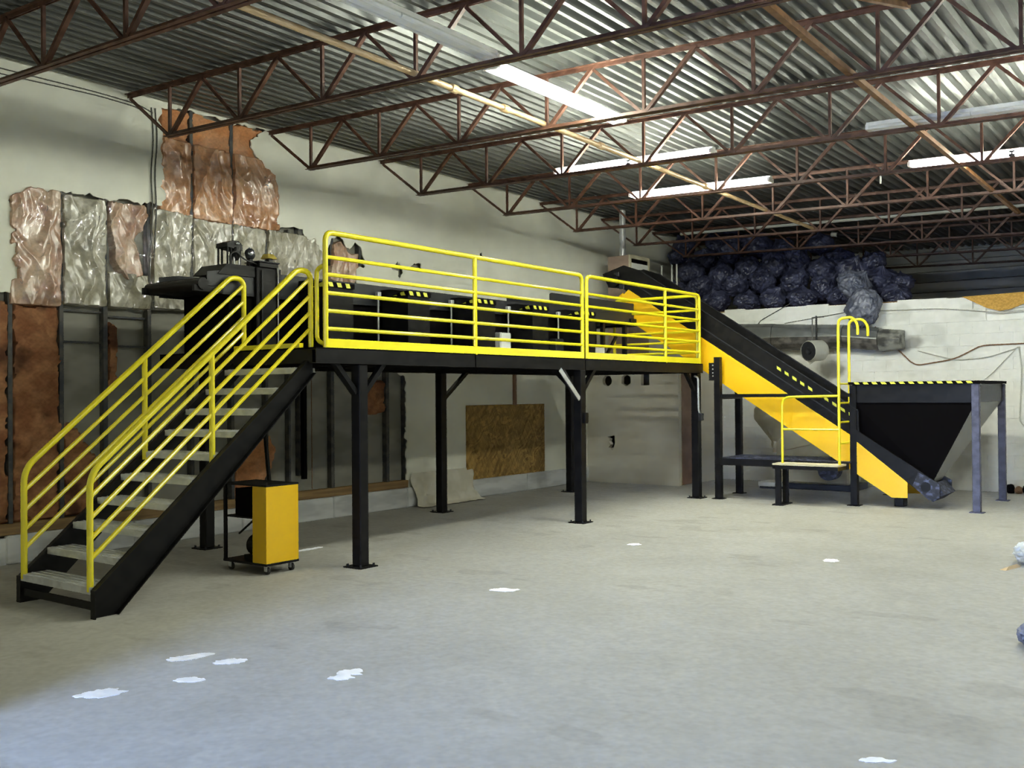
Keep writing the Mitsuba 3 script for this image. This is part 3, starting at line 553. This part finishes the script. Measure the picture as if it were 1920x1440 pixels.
# ------------------------------------------------------------------ inclined infeed conveyor
ic = thing('inclined_conveyor', 'inclined black belt conveyor with orange-yellow side guards rising to the platform', 'conveyor')
S = .646
yt = lambda y: .527 + S * (y - 3.87)
GP = [(8.60, 3.06), (8.60, 3.345), (8.51, 3.41), (8.49, 3.38), (8.40, yt(8.40)), (3.87, .527), (3.87, .155), (4.09, .15)]
obj('side_guard', ext(GP, 14.775, 14.785, 'x'), 'm_yellow_panel', ic, label='orange-yellow sheet side guard')
obj('side_guard', ext([(8.60, 3.06), (8.60, 3.345), (8.40, yt(8.40)), (3.87, .527), (3.87, .155), (4.09, .15)], 15.515, 15.525, 'x'), 'm_yellow_panel', ic)
SP = [(4.55, yt(4.55) - .02), (4.55, yt(4.55) + .43), (8.2, yt(8.2) + .445), (8.5, yt(8.5) + .36), (8.92, yt(8.5) + .24), (8.80, yt(8.5) + .0), (8.45, yt(8.45) - .02)]
for xa in (14.79, 15.49):
    obj('side_wall', ext(SP, xa, xa + .02, 'x'), 'm_black', ic)
    obj('wall_flange', bar((xa + .01, 4.56, yt(4.56) + .435), (xa + .01, 8.2, yt(8.2) + .45), .06, .008, (1, 0, 0)), 'm_darkgrey', ic)
    obj('lower_channel', ext([(3.44, yt(3.44) + .13), (4.62, yt(4.62) + .13), (4.62, yt(4.62) - .03), (3.58, yt(3.58) - .19), (3.44, yt(3.44) - .06)], xa - .02, xa + .02, 'x'), 'm_black', ic)
    obj('tail_plate', ext([(3.435, yt(3.435) + .135), (3.72, yt(3.72) + .10), (3.80, yt(3.80) - .15), (3.58, yt(3.58) - .195), (3.435, yt(3.435) - .06)], xa - .024, xa - .0205 if xa < 15 else xa + .024, 'x'), 'm_dusty_blue', ic)
obj('mid_seam', bar((14.785, 4.7, yt(4.7) + .16), (14.785, 8.4, yt(8.4) + .16), .006, .02, (1, 0, 0)), 'm_darkgrey', ic)
obj('belt', ext([(3.5, yt(3.5) + .05), (8.7, yt(8.7) + .02), (8.75, yt(8.75) - .06), (3.55, yt(3.55) - .10)], 14.83, 15.47, 'x'), 'm_belt', ic)
obj('return_cover', ext([(4.2, yt(4.2) - .36), (8.5, yt(8.5) - .36), (8.5, yt(8.5) - .34), (4.2, yt(4.2) - .34)], 14.79, 15.51, 'x'), 'm_belt', ic)
obj('head_roller', cyl((14.72, 8.66, yt(8.5) + .10), (15.58, 8.66, yt(8.5) + .10), .10, 18), 'm_black', ic, smooth=40)
obj('tail_roller', cyl((14.76, 3.62, yt(3.62) - .04), (15.54, 3.62, yt(3.62) - .04), .07, 16), 'm_black', ic, smooth=40)
obj('tail_box', ext([(3.38, yt(3.40) - .0), (3.5, yt(3.5) + .1), (3.62, yt(3.62) - .19), (3.54, yt(3.54) - .20)], 14.82, 15.48, 'x'), 'm_dusty_blue', ic)
for zz, yy in ((.27, 8.62), (.05, 8.52)): obj('bearing_block', bx(14.745, 14.775, yy - .05, yy + .05, yt(8.5) + zz - .1, yt(8.5) + zz - .02, .006), 'm_darkgrey', ic)
for j in range(10):
    if j == 5: continue
    yc = 5.76 - j * .122; zc = yt(yc) + .30
    obj('hazard_stripe', ext([(yc - .034, zc - .045), (yc + .030, zc - .003), (yc + .034, zc + .045), (yc - .030, zc + .003)], 14.783, 14.788, 'x'), 'm_stripe', ic)
obj('drive_foot', bx(15.0, 15.2, 3.98, 4.12, 0, .14, .01), 'm_black', ic)
# its support frame with the low black deck
sf = thing('support_frame', 'black steel frame of two posts and a low dark deck carrying the inclined conveyor', 'frame')
for xx, yy, zt_ in ((14.64, 6.71, 2.25), (15.62, 6.79, 1.75)):
    po = obj('post', bx(xx - .05, xx + .05, yy - .05, yy + .05, .01, zt_, .006), 'm_black', sf); obj('base_plate', bx(xx - .09, xx + .09, yy - .09, yy + .09, 0, .01), 'm_black', po)
obj('cross_bar', bx(14.62, 14.66, 4.62, 6.7, 1.61, 1.66), 'm_black', sf); obj('cross_bar', bx(14.64, 15.62, 6.73, 6.77, 1.58, 1.62), 'm_black', sf)
obj('deck_edge', bx(14.60, 14.66, 4.66, 6.7, .54, .645), 'm_black', sf); obj('deck_edge', bx(15.58, 15.64, 4.66, 6.8, .54, .645), 'm_black', sf); obj('deck_edge', bx(14.66, 15.58, 6.68, 6.74, .54, .645), 'm_black', sf)
obj('deck_plate', bx(14.66, 15.58, 4.66, 6.70, .63, .655), 'm_dusty_blue', sf)
for zz in (1.95, 2.0, 2.06, 2.12): obj('bolt', cyl((14.59, 6.77, zz), (14.575, 6.77, zz), .012, 6), 'm_galv', sf)
obj('gusset', bx(14.585, 14.60, 6.68, 6.84, 1.88, 2.16), 'm_black', sf)

# ------------------------------------------------------------------ feed hopper
hp = thing('feed_hopper', 'black sheet metal feed hopper on four legs with hazard striped rim', 'hopper')
HX0, HX1, HY0, HY1 = 14.82, 16.64, 2.96, 4.63
for xx, yy, m in ((HX0, HY1, 'm_black'), (HX0, HY0, 'm_leg_blue'), (HX1, HY0, 'm_leg_blue'), (HX1, HY1, 'm_black')):
    lg = obj('leg', bx(xx - .05, xx + .05, yy - .05, yy + .05, .01, 1.78, .006), m, hp); obj('foot_plate', bx(xx - .09, xx + .09, yy - .09, yy + .09, 0, .01), m, lg)
obj('skirt', cat([bx(HX0 - .02, HX0 - .01, HY0, HY1, 1.52, 1.79), bx(HX1 + .01, HX1 + .02, HY0, HY1, 1.52, 1.79), bx(HX0, HX1, HY0 - .02, HY0 - .01, 1.52, 1.79), bx(HX0, HX1, HY1 + .01, HY1 + .02, 1.52, 1.79)]), 'm_black', hp)
obj('rim', cat([bx(HX0 - .07, HX0 + .0, HY0 - .06, HY1 + .06, 1.785, 1.825), bx(HX1, HX1 + .07, HY0 - .06, HY1 + .06, 1.785, 1.825), bx(HX0, HX1, HY0 - .06, HY0, 1.785, 1.825), bx(HX0, HX1, HY1, HY1 + .06, 1.785, 1.825)]), 'm_black_soft', hp)
for j in range(13):
    ya = HY0 + .02 + j * .128
    obj('hazard_stripe', ext([(ya, 1.789), (ya + .07, 1.789), (ya + .095, 1.822), (ya + .025, 1.822)], HX0 - .074, HX0 - .0705, 'x'), 'm_stripe', hp)
for j in range(3):
    xa = HX0 - .04 + j * .13
    obj('hazard_stripe', ext([(xa, 1.789), (xa + .07, 1.789), (xa + .045, 1.822), (xa - .025, 1.822)], HY1 + .0605, HY1 + .064, 'y'), 'm_stripe', hp)
A = [(HX0, HY0, 1.53), (HX1, HY0, 1.53), (HX1, HY1, 1.53), (HX0, HY1, 1.53)]
B = [(14.93, 3.56, yt(3.56) + .06), (15.43, 3.56, yt(3.56) + .06), (15.43, 4.58, yt(4.58) + .06), (14.93, 4.58, yt(4.58) + .06)]
for i in range(4):
    j = (i + 1) % 4; q = np.array([A[i], A[j], B[j], B[i]], float); c = np.array([15.4, 4.0, 1.2]); nrm = np.cross(q[1] - q[0], q[3] - q[0]); nrm /= np.linalg.norm(nrm); nrm *= -.006 if nrm @ (c - q.mean(0)) < 0 else .006
    obj('sloped_wall', hull(np.vstack([q, q + nrm])), 'm_black_soft' if i == 3 else 'm_hopper_lit', hp)  # lit and shaded sides put into the colour: front black, others grey
# ------------------------------------------------------------------ access stand with ladder
ac = thing('access_stand', 'small step stand with yellow guard rail and hooped ladder up to the hopper', 'ladder')
obj('deck', bx(14.22, 14.60, 4.68, 5.66, .60, .625), 'm_beige', ac, label='beige tread plate'); obj('deck_frame', cat([bx(14.22, 14.60, 4.68, 4.72, .545, .60), bx(14.22, 14.60, 5.62, 5.66, .545, .60), bx(14.22, 14.25, 4.68, 5.66, .545, .60), bx(14.57, 14.60, 4.68, 5.66, .545, .60)]), 'm_black', ac)
for xx in (14.25, 14.55): obj('leg', bx(xx - .025, xx + .025, 5.54, 5.62, .0, .545), 'm_black', ac)
obj('foot', bx(14.2, 14.6, 5.50, 5.66, 0, .02), 'm_black', ac)
obj('guard_rail', tube(fillet([(14.35, 5.55, .62), (14.35, 5.55, 1.61), (14.35, 4.70, 1.625)], .13), .019, 10), 'm_yellow', ac, smooth=40)
obj('guard_rail', tube([(14.35, 5.55, 1.13), (14.35, 4.70, 1.135)], .017, 8), 'm_yellow', ac, smooth=40)
LXs = (14.36, 14.84)
for xx in LXs: obj('ladder_rail', tube(fillet([(xx, 4.70, .62), (xx, 4.70, 2.60), (xx, 4.69, 2.74), (xx, 4.50, 2.76), (xx, 4.42, 2.66), (xx, 4.42, 2.5)], .13, 6), .021, 10), 'm_yellow', ac, smooth=40)
for zz in (.93, 1.24, 1.52, 1.80): obj('rung', tube([(LXs[0], 4.70, zz), (LXs[1], 4.70, zz)], .014, 8), 'm_yellow', ac, smooth=40)

# ------------------------------------------------------------------ equipment cart
ct = thing('equipment_cart', 'black framed equipment cart with bright yellow cover on casters under the stairs', 'cart')
X0, X1, Ya, Yb = 6.15, 6.545, 7.42, 8.05
obj('cover', cat([bx(X0, X1, Ya, Ya + .012, .10, .835), bx(X0, X0 + .01, Ya, Ya + .20, .10, .835)]), 'm_yellow_cart', ct, label='yellow sheet metal cover')
obj('top_plate', bx(X0 - .005, X1 + .005, Ya - .005, Yb + .01, .835, .852, .003), 'm_black', ct)
obj('bottom_tray', bx(X0 - .005, X1 + .005, Ya - .005, Yb + .01, .085, .108, .003), 'm_black', ct)
for xx in (X0 + .015, X1 - .015): obj('post', bx(xx - .014, xx + .014, Yb - .02, Yb + .008, .10, .84), 'm_black', ct)
obj('shelf', bx(X0 + .01, X1 - .01, Ya + .02, Yb - .01, .52, .535), 'm_black', ct); obj('panel', bx(X0 + .06, X0 + .075, Ya + .2, Yb - .1, .535, .80), 'm_black_soft', ct)
obj('control_case', bx(X0 + .08, X1 - .03, Ya + .05, Yb - .12, .535, .80, .01), 'm_black_soft', ct)
obj('motor', lathe([(0, -.15), (.08, -.15), (.1, -.1), (.1, .12), (.06, .15), (0, .15)], (X0 + .2, Ya + .30, .24), (0, 1, 0), 18), 'm_black', ct, smooth=40)
obj('motor_foot', bx(X0 + .1, X0 + .3, Ya + .15, Ya + .45, .108, .15), 'm_black', ct)
obj('handle_rod', tube([(X0 + .03, Ya + .2, .52), (X0 + .05, Ya + .46, .36)], .01, 6), 'm_black', ct)
for xx in (X0 + .05, X1 - .05):
    for yy in (Ya + .05, Yb - .05):
        cs = obj('caster', cyl((xx - .012, yy, .035), (xx + .012, yy, .035), .035, 14), 'm_rubber', ct, smooth=40)
        obj('fork', cat([bx(xx - .022, xx - .016, yy - .02, yy + .02, .03, .085), bx(xx + .016, xx + .022, yy - .02, yy + .02, .03, .085), bx(xx - .022, xx + .022, yy - .02, yy + .02, .075, .086)]), 'm_galv', cs)

# ------------------------------------------------------------------ things by the back wall
mc = thing('moulding_machine', 'cream machine with conical material hopper standing behind the inclined conveyor', 'machine')
obj('body', bx(16.8, 17.5, 5.35, 6.62, .10, 1.0, .03), 'm_beige', mc); obj('base', bx(16.75, 17.55, 5.25, 6.70, 0, .10, .01), 'm_darkgrey', mc)
obj('step_plate', bx(16.55, 17.0, 6.45, 6.85, .04, .12, .01), 'm_white_box', mc); obj('step_foot', bx(16.57, 16.98, 6.47, 6.83, 0, .04), 'm_darkgrey', mc)
obj('cone_hopper', lathe([(0, .0), (.06, 0), (.075, .06), (.07, .12), (.36, .50), (.37, .56)], (16.85, 6.64, .70), n=28), 'm_beige', mc, smooth=40, label='cream conical hopper')
obj('cone_drum', lathe([(.37, 0), (.36, .14), (.30, .20), (0, .22)], (16.85, 6.64, 1.26), n=28), 'm_beige', mc, smooth=40)
obj('nozzle', cyl((16.85, 6.64, .62), (16.85, 6.64, .70), .045, 16), 'm_beige_dark', mc, smooth=40)
obj('hopper_bracket', bx(16.8, 17.2, 6.3, 6.5, .98, 1.22, .01), 'm_beige', mc)
obj('motor', cyl((16.55, 5.62, .36), (16.8, 5.62, .36), .17, 20), 'm_dusty_blue', mc, smooth=40); obj('motor_bracket', bx(16.6, 16.8, 5.4, 5.9, .5, .56), 'm_black', mc)
obj('air_hose', tube(fillet([(16.8, 6.5, .66), (16.76, 6.3, .70), (16.78, 5.9, .80)], .1), .008, 6), 'm_beige_dark', mc)
obj('lifting_eye', tube([(17.0, 5.55 + .09 * math.cos(t), 1.0 + .09 * math.sin(t)) for t in np.linspace(0, math.pi, 9)], .014, 6), 'm_black', mc, smooth=40)
hs = tag(obj('hose', tube([(17.3, 6.0 - .28 * math.sin(t), 1.55 + .26 * math.cos(t)) for t in np.linspace(-.5, 1.9, 12)], .035, 10), 'm_beige', smooth=40), 'cream curved hose end behind the top of the inclined conveyor', 'hose')
dc = thing('air_duct', 'dented silver sheet metal air duct along the white block wall', 'duct')
def duct(y0, y1, zt0, zt1, zb0, zb1, m, low, name='duct_section'):
    r0, r1 = [], []
    for yy, zt_, zb_, out in ((y0, zt0, zb0, r0), (y1, zt1, zb1, r1)):
        zm = zb_ + (zt_ - zb_) * .48
        out += [(17.97, yy, zt_), (17.78, yy, zt_), (17.66, yy, zt_ - .07), (17.60, yy, zm + .02), (17.60, yy, zm), (17.97, yy, zm)]
    obj(name, hull(r0 + r1), m, dc)
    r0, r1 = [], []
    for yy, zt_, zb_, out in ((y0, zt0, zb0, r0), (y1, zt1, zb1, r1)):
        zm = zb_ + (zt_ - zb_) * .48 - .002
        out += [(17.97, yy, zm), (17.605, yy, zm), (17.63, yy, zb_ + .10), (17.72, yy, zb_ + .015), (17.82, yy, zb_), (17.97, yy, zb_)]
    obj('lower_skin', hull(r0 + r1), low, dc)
duct(8.1, 7.02, 3.0, 2.96, 2.40, 2.44, 'm_aluminium', 'm_duct_low'); duct(7.01, 5.72, 2.95, 2.88, 2.46, 2.47, 'm_aluminium', 'm_duct_low'); duct(5.71, 5.1, 2.87, 2.80, 2.46, 2.40, 'm_aluminium', 'm_duct_low')
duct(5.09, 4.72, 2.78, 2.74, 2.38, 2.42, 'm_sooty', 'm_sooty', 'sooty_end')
obj('strap', bar((17.6, 6.15, 3.05), (17.6, 6.15, 2.62), .012, .03), 'm_darkgrey', dc)
hf = thing('drum_heater', 'round grey drum fan heater hanging below the air duct', 'heater')
obj('drum', lathe([(.17, .0), (.185, .02), (.185, .32), (.16, .36)], (17.1, 6.13, 2.40), (.9, -.35, .05), 28), 'm_grey_paint', hf, smooth=40)
obj('grille', lathe([(0, .02), (.05, .0), (.06, .03), (.12, .03), (.175, .03)], (17.1, 6.13, 2.40), (.9, -.35, .05), 28), 'm_darkgrey', hf, smooth=40)
obj('spout', hull([(17.15, 6.17, 2.24), (17.15, 6.07, 2.24), (17.3, 6.05, 2.24), (17.16, 6.12, 2.16)]), 'm_grey_paint', hf)
obj('hanger', tube([(17.22, 6.09, 2.58), (17.30, 6.12, 3.0), (17.9, 6.12, 3.05)], .012, 6), 'm_cable', hf)
fn = thing('furnace', 'brown sheet metal furnace with louvred front standing on the closet', 'heater')
FX0, FX1, FY0, FY1 = 16.24, 17.0, 9.22, 9.68
obj('casing', bx(FX0, FX1, FY0, FY1, 2.17, 4.28, .008), 'm_furnace', fn)
obj('front_frame', cat([bx(FX0, FX1, FY0 - .03, FY0, 4.22, 4.29), bx(FX0, FX0 + .05, FY0 - .03, FY0, 3.4, 4.22), bx(FX1 - .05, FX1, FY0 - .03, FY0, 3.4, 4.22), bx(FX0, FX1, FY0 - .03, FY0, 3.92, 4.0)]), 'm_beige', fn)
obj('front_panel', bx(FX0 + .06, FX1 - .06, FY0 - .025, FY0, 4.0, 4.14), 'm_white_box', fn); obj('dark_slot', bx(FX0 + .06, FX1 - .06, FY0 - .012, FY0 - .002, 4.15, 4.215), 'm_black_soft', fn)
for j in range(6): obj('louvre', hull([(FX0 + .08 + j * .1, FY0 - .02, 3.915), (FX0 + .16 + j * .1, FY0 - .02, 3.915), (FX0 + .12 + j * .1, FY0 - .03, 3.86), (FX0 + .08 + j * .1, FY0, 3.915), (FX0 + .16 + j * .1, FY0, 3.915)]), 'm_black_soft', fn)
obj('lower_panel', bx(FX0 + .05, FX1 - .05, FY0 - .02, FY0, 3.4, 3.84), 'm_furnace', fn)
tag(obj('flue_pipe', cat([cyl((16.33, 9.4, 4.28), (16.33, 9.4, 4.62), .06, 16), cyl((16.33, 9.4, 4.62), (16.33, 9.4, 4.66), .066, 16), cyl((16.33, 9.4, 4.66), (16.33, 9.4, 5.15), .06, 16)]), 'm_galv', smooth=40), 'shiny galvanised flue pipe rising from the brown furnace to the roof', 'pipe')
rf = thing('loft_railing', 'white pipe railing at the edge of the loft left of the bags', 'railing')
for yy in (9.88, 9.56, 9.33, 9.22): obj('upright', tube([(18.2, yy, 3.26), (18.2, yy, 4.3)], .018, 8), 'm_white_pvc', rf, smooth=40)
obj('cross_rail', tube([(18.2, 10.1, 3.9), (18.2, 9.2, 3.9)], .014, 8), 'm_grey_paint', rf, smooth=40)
def cable(pts, label, m='m_cable', r=.008): return tag(obj('cable', tube(fillet(pts, .15), r, 6), m, smooth=40), label, 'cable')
B3 = lambda L, x=17.975: [(x, y, z) for y, z in L]
cable(B3([(6.78, 3.33), (7.43, 3.01), (7.45, 2.65)]), 'thin dark cable from the wall top down to the air duct')
cable(B3([(6.88, 2.97), (5.69, 3.12), (5.13, 3.15)]), 'thin grey cable slanting above the air duct to the hanging bag', r=.006)
cable(B3([(5.13, 3.11), (4.15, 3.09), (3.56, 3.02), (3.24, 2.97), (2.6, 3.0)]), 'grey cable along the top of the white wall below the orange board', 'm_cable_white', .010)
cable(B3([(5.23, 2.83), (4.62, 2.18), (4.51, 2.13), (3.91, 2.22), (3.53, 2.42), (3.41, 2.44), (2.6, 2.45)]), 'brown cable sagging across the white block wall at right', 'm_cable_brown', .011)
cable(B3([(4.51, 2.38), (3.91, 2.2), (3.41, 2.23), (2.91, 2.39)]), 'grey cable sagging below the brown one on the white wall', 'm_cable_white', .008)
cable(B3([(2.94, 2.4), (3.33, 1.97), (3.5, 1.82)]), 'thin grey cable slanting down to the hopper corner', 'm_cable_white', .007)
cable(B3([(2.93, 2.4), (2.89, 2.04), (2.93, 1.18), (2.86, 1.09)]), 'grey cable hanging down at the right edge of the white wall', 'm_cable_white', .010)
for o in (0, .07): cable([(4.0, YW - .01, 5.0 + o), (5.0, YW - .012, 5.0 + o * .8), (6.1, YW - .012, 5.03 + o * .5), (6.6, YW - .012, 5.01 + o * .5), (6.78, YW - .012, 4.92 + o)], 'upper of two grey cables under the ceiling at far left' if o else 'lower of two grey cables under the ceiling at far left', 'm_cable', .007)
for o in (0, .05): cable([(6.76 + o, YW - .012, 5.05), (6.79 + o, YW - .012, 4.7), (6.75 + o, YW - .012, 4.3), (6.76 + o, YW - .03, 3.9), (6.72 + o, YW - .03, 3.2), (6.72 + o, YW - .03, 2.7)], 'right of two cables hanging beside the orange insulation' if o else 'left of two cables hanging beside the orange insulation', 'm_cable', .008)
cable([(9.19, YW - .01, 2.6), (9.19, YW - .01, .43)], 'thin brown wire hanging on the left wall behind the stairs', 'm_cable_brown', .006)
tag(obj('timber', bx(13.79, 13.85, YW - .05, YW - .006, 1.50, 2.6), 'm_brown_door'), 'short brown timber on the wall above the strand board', 'timber')
tag(obj('diagonal_brace', bar((7.70, 9.3, 1.25), (7.78, 9.3, .45), .03, .04), 'm_black'), 'dark slanted bar standing behind the yellow cart', 'bar')
tag(obj('timber', bx(9.0, 9.06, YW - .06, YW - .006, .58, 2.7), 'm_black_soft'), 'dark batten on the left wall behind the stairs', 'timber')

# ------------------------------------------------------------------ garbage bags on the loft
def bag_mesh(seed, tie=True):
    m = trimesh.creation.icosphere(subdivisions=4); v = np.array(m.vertices); r = np.linalg.norm(v, axis=1); d = v / r[:, None]
    a = np.arctan2(d[:, 1], d[:, 0]); el = d[:, 2]
    lump = meshkit.fbm(d * 1.6 + seed * 3.1, 3, seed) - .5
    w = meshkit.fbm(np.stack([np.cos(a) * 3.5, np.sin(a) * 3.5, el * 1.2 + seed], 1) * 2.2, 3, seed + 40); crease = 1 - abs(2 * w - 1)
    rad = 1 + .38 * lump - .16 * crease ** 3 + .06 * (meshkit.noise(d * 9 + seed, seed + 7) - .5)
    v = d * rad[:, None]
    if tie:
        k = np.clip((el - .72) / .28, 0, 1); v[:, :2] *= (1 - .75 * k ** .8)[:, None]; v[:, 2] += .28 * k ** 2
    return trimesh.Trimesh(v, m.faces, process=False)
BAGM = [mikit.ply(bag_mesh(s), 'm_bag', smooth=True) for s in range(7)]
BAGS = [(20.01, 9.09, 5.0, .33, .2), (19.63, 9.01, 4.8, .24, .19), (19.29, 9.1, 4.51, .26, .22), (18.98, 9.29, 4.22, .29, .25), (19.32, 9.77, 4.61, .2, .19), (18.6, 8.93, 3.83, .29, .23), (18.35, 8.46, 3.5, .29, .22), (19.41, 8.58, 4.59, .27, .22), (18.85, 8.54, 4.04, .26, .32), (19.63, 8.08, 4.75, .35, .24), (19.04, 8.04, 4.18, .27, .25), (18.66, 8.14, 3.83, .28, .2), (18.38, 7.79, 3.46, .26, .19), (18.76, 7.62, 3.88, .26, .24), (19.13, 7.52, 4.23, .28, .26), (18.41, 7.27, 3.5, .26, .22), (19.26, 7.1, 4.31, .31, .22), (18.79, 6.98, 3.86, .27, .22), (18.38, 6.68, 3.46, .28, .2), (19.63, 6.77, 4.64, .28, .2), (19.04, 6.52, 4.06, .28, .24), (18.6, 6.34, 3.65, .27, .22), (18.44, 6.02, 3.44, .22, .18), (18.98, 5.93, 3.95, .32, .31), (19.19, 5.62, 4.12, .28, .19), (18.79, 5.36, 3.72, .34, .25), (18.48, 5.66, 3.48, .34, .22), (18.5, 5.0, 3.42, .26, .17), (18.85, 4.98, 3.66, .2, .18), (18.6, 9.4, 3.75, .24, .24), (19.82, 8.73, 4.95, .27, .19), (19.57, 7.54, 4.62, .25, .18), (19.32, 6.29, 4.28, .27, .18), (19.6, 9.75, 4.88, .27, .22),
        (18.3, 9.0, 3.42, .24, .17), (19.15, 8.85, 3.62, .30, .30), (19.2, 8.1, 3.62, .30, .30), (19.25, 7.3, 3.62, .32, .30), (19.3, 6.5, 3.6, .32, .30), (19.85, 8.5, 4.1, .33, .33), (19.9, 7.5, 4.05, .33, .33), (19.3, 5.7, 3.58, .30, .28), (19.2, 9.6, 3.65, .32, .32), (20.0, 9.4, 4.35, .32, .32)]
rows = {}
for i, b in enumerate(BAGS):
    rk = 'hidden middle' if i >= 35 else 'bottom row' if b[2] < 3.6 else 'second row' if b[2] < 3.92 else 'third row' if b[2] < 4.27 else 'fourth row' if b[2] < 4.66 else 'top'
    rows.setdefault(rk, []).append(i)
NTH = ['leftmost', 'second from left', 'third from left', 'fourth from left', 'fifth from left', 'sixth from left', 'seventh from left', 'eighth from left', 'ninth from left', 'tenth from left']
for rk, ids in rows.items():
    for n_, i in enumerate(sorted(ids, key=lambda i: -BAGS[i][1])):
        x, y, z, rx, rz = BAGS[i]
        k = obj('garbage_bag', BAGM[i % 7], None, to_world=T().translate([x, y, z]).rotate([0, 0, 1], float(rng.uniform(0, 360))).rotate([1, 0, 0], float(rng.uniform(-50, 50))).scale([rx * 1.08, rx * 1.08, max(rz, rx * .72) * 1.08]))
        tag(k, (f'black plastic garbage bag buried inside the loft pile, {NTH[n_]} of the buried ones' if rk[0] == 'h' else f'black plastic garbage bag, {NTH[n_]} in the {rk} of the loft pile'), 'garbage bag', 'garbage bags on the loft')
hb = bag_mesh(23, False); v = np.array(hb.vertices); v[:, 2] = np.where(v[:, 2] > 0, v[:, 2] * 1.25, v[:, 2]); hb.vertices = v
k = obj('garbage_bag', mikit.ply(hb, 'm_bag_pale', smooth=True), None, to_world=T().translate([17.73, 5.36, 3.13]).rotate([1, 0, 0], 14).scale([.24, .31, .33]))
tag(k, 'bluish grey garbage bag slumping over the top edge of the white block wall', 'garbage bag', 'garbage bags on the loft')
tag(obj('garbage_bag', mikit.ply(bag_mesh(25), 'm_bag_pale', smooth=True), None, to_world=T().translate([18.12, 5.62, 3.60]).rotate([1, 0, 0], 40).scale([.3, .36, .26])), 'bluish grey garbage bag lying just above the slumping one on the wall edge', 'garbage bag', 'garbage bags on the loft')
tag(obj('garbage_bag', mikit.ply(bag_mesh(26), 'm_bag_white', smooth=True), None, to_world=T().translate([10.70, 1.65, .12]).scale([.24, .19, .13])), 'pale plastic bag on the floor cut by the right picture edge', 'garbage bag')
tag(obj('garbage_bag', mikit.ply(bag_mesh(27), 'm_bag_pale', smooth=True), None, to_world=T().translate([7.30, 1.11, .09]).scale([.20, .12, .10])), 'bluish plastic bag on the floor at the right edge nearest the camera', 'garbage bag')

# ------------------------------------------------------------------ small things on the floor
def spill(pts, label, seed, m='m_spill', h=.004):
    pl = jag(pts, .02, .006, seed).buffer(.012).buffer(-.006)
    return tag(obj('white_spill', ext(pl, .0, h, 'z'), m), label, 'floor spill', 'white spills on the floor')
def blob(x, y, ax, ay, rot, n=18, seed=0):
    r = np.random.default_rng(seed); t = np.linspace(0, 2 * np.pi, n, endpoint=False); q = 1 + r.normal(0, .12, n); u, w = ax * np.cos(t) * q, ay * np.sin(t) * q
    return list(zip(x + u * math.cos(rot) - w * math.sin(rot), y + u * math.sin(rot) + w * math.cos(rot)))
D = math.radians
for i, (x, y, ax, ay, rot, lab) in enumerate([(3.95, 5.53, .155, .055, -18, 'elongated white spill on the floor, upper left one of the near group'), (4.04, 5.225, .095, .055, -35, 'white spill on the floor at the right of the near group'),
        (3.637, 5.09, .09, .045, -52, 'small white spill on the floor, lower one of the near group'), (3.18, 5.28, .11, .085, -35, 'cream white spill on the floor nearest the left picture edge'), (4.30, 4.42, .075, .06, -40, 'upper half of the double white spill at bottom centre'),
        (4.19, 4.375, .065, .05, -50, 'lower half of the double white spill at bottom centre'), (6.86, 5.155, .115, .065, -50, 'white spill in the middle of the floor'), (9.735, 5.486, .07, .07, 0, 'small white fleck on the floor far from the camera, left'),
        (9.885, 3.34, .09, .07, 20, 'small white fleck on the floor at the right, below the hopper'), (4.66, 1.372, .075, .024, -58, 'white streak on the floor at the bottom right edge'), (7.48, 8.3, .22, .04, 0, 'faint pale streak on the floor behind the yellow cart')]):
    spill(blob(x, y, ax, ay, D(rot), seed=i), lab, i + 50)
tag(obj('wood_scrap', hull([(10.22, 1.80, 0), (10.55, 1.72, 0), (10.56, 1.78, 0), (10.24, 1.86, 0), (10.3, 1.79, .03), (10.5, 1.75, .03)]), 'm_wood_scrap'), 'tan wood scrap on the floor at the right edge', 'scrap')
rs = np.random.default_rng(4)
for i in range(5):
    yy = 3.06 - i * .12; w = .05 + .04 * rs.random()
    tag(obj('debris_piece', mikit.ply(bag_mesh(60 + i, False), 'm_cable_brown' if i % 2 else 'm_black_soft', smooth=True), None, to_world=T().translate([17.86, yy, w * .8]).scale([.07, .07, w])), f'dark rubble lump right of the hopper on the floor, {NTH[i]}', 'debris', 'rubble at the foot of the white wall')
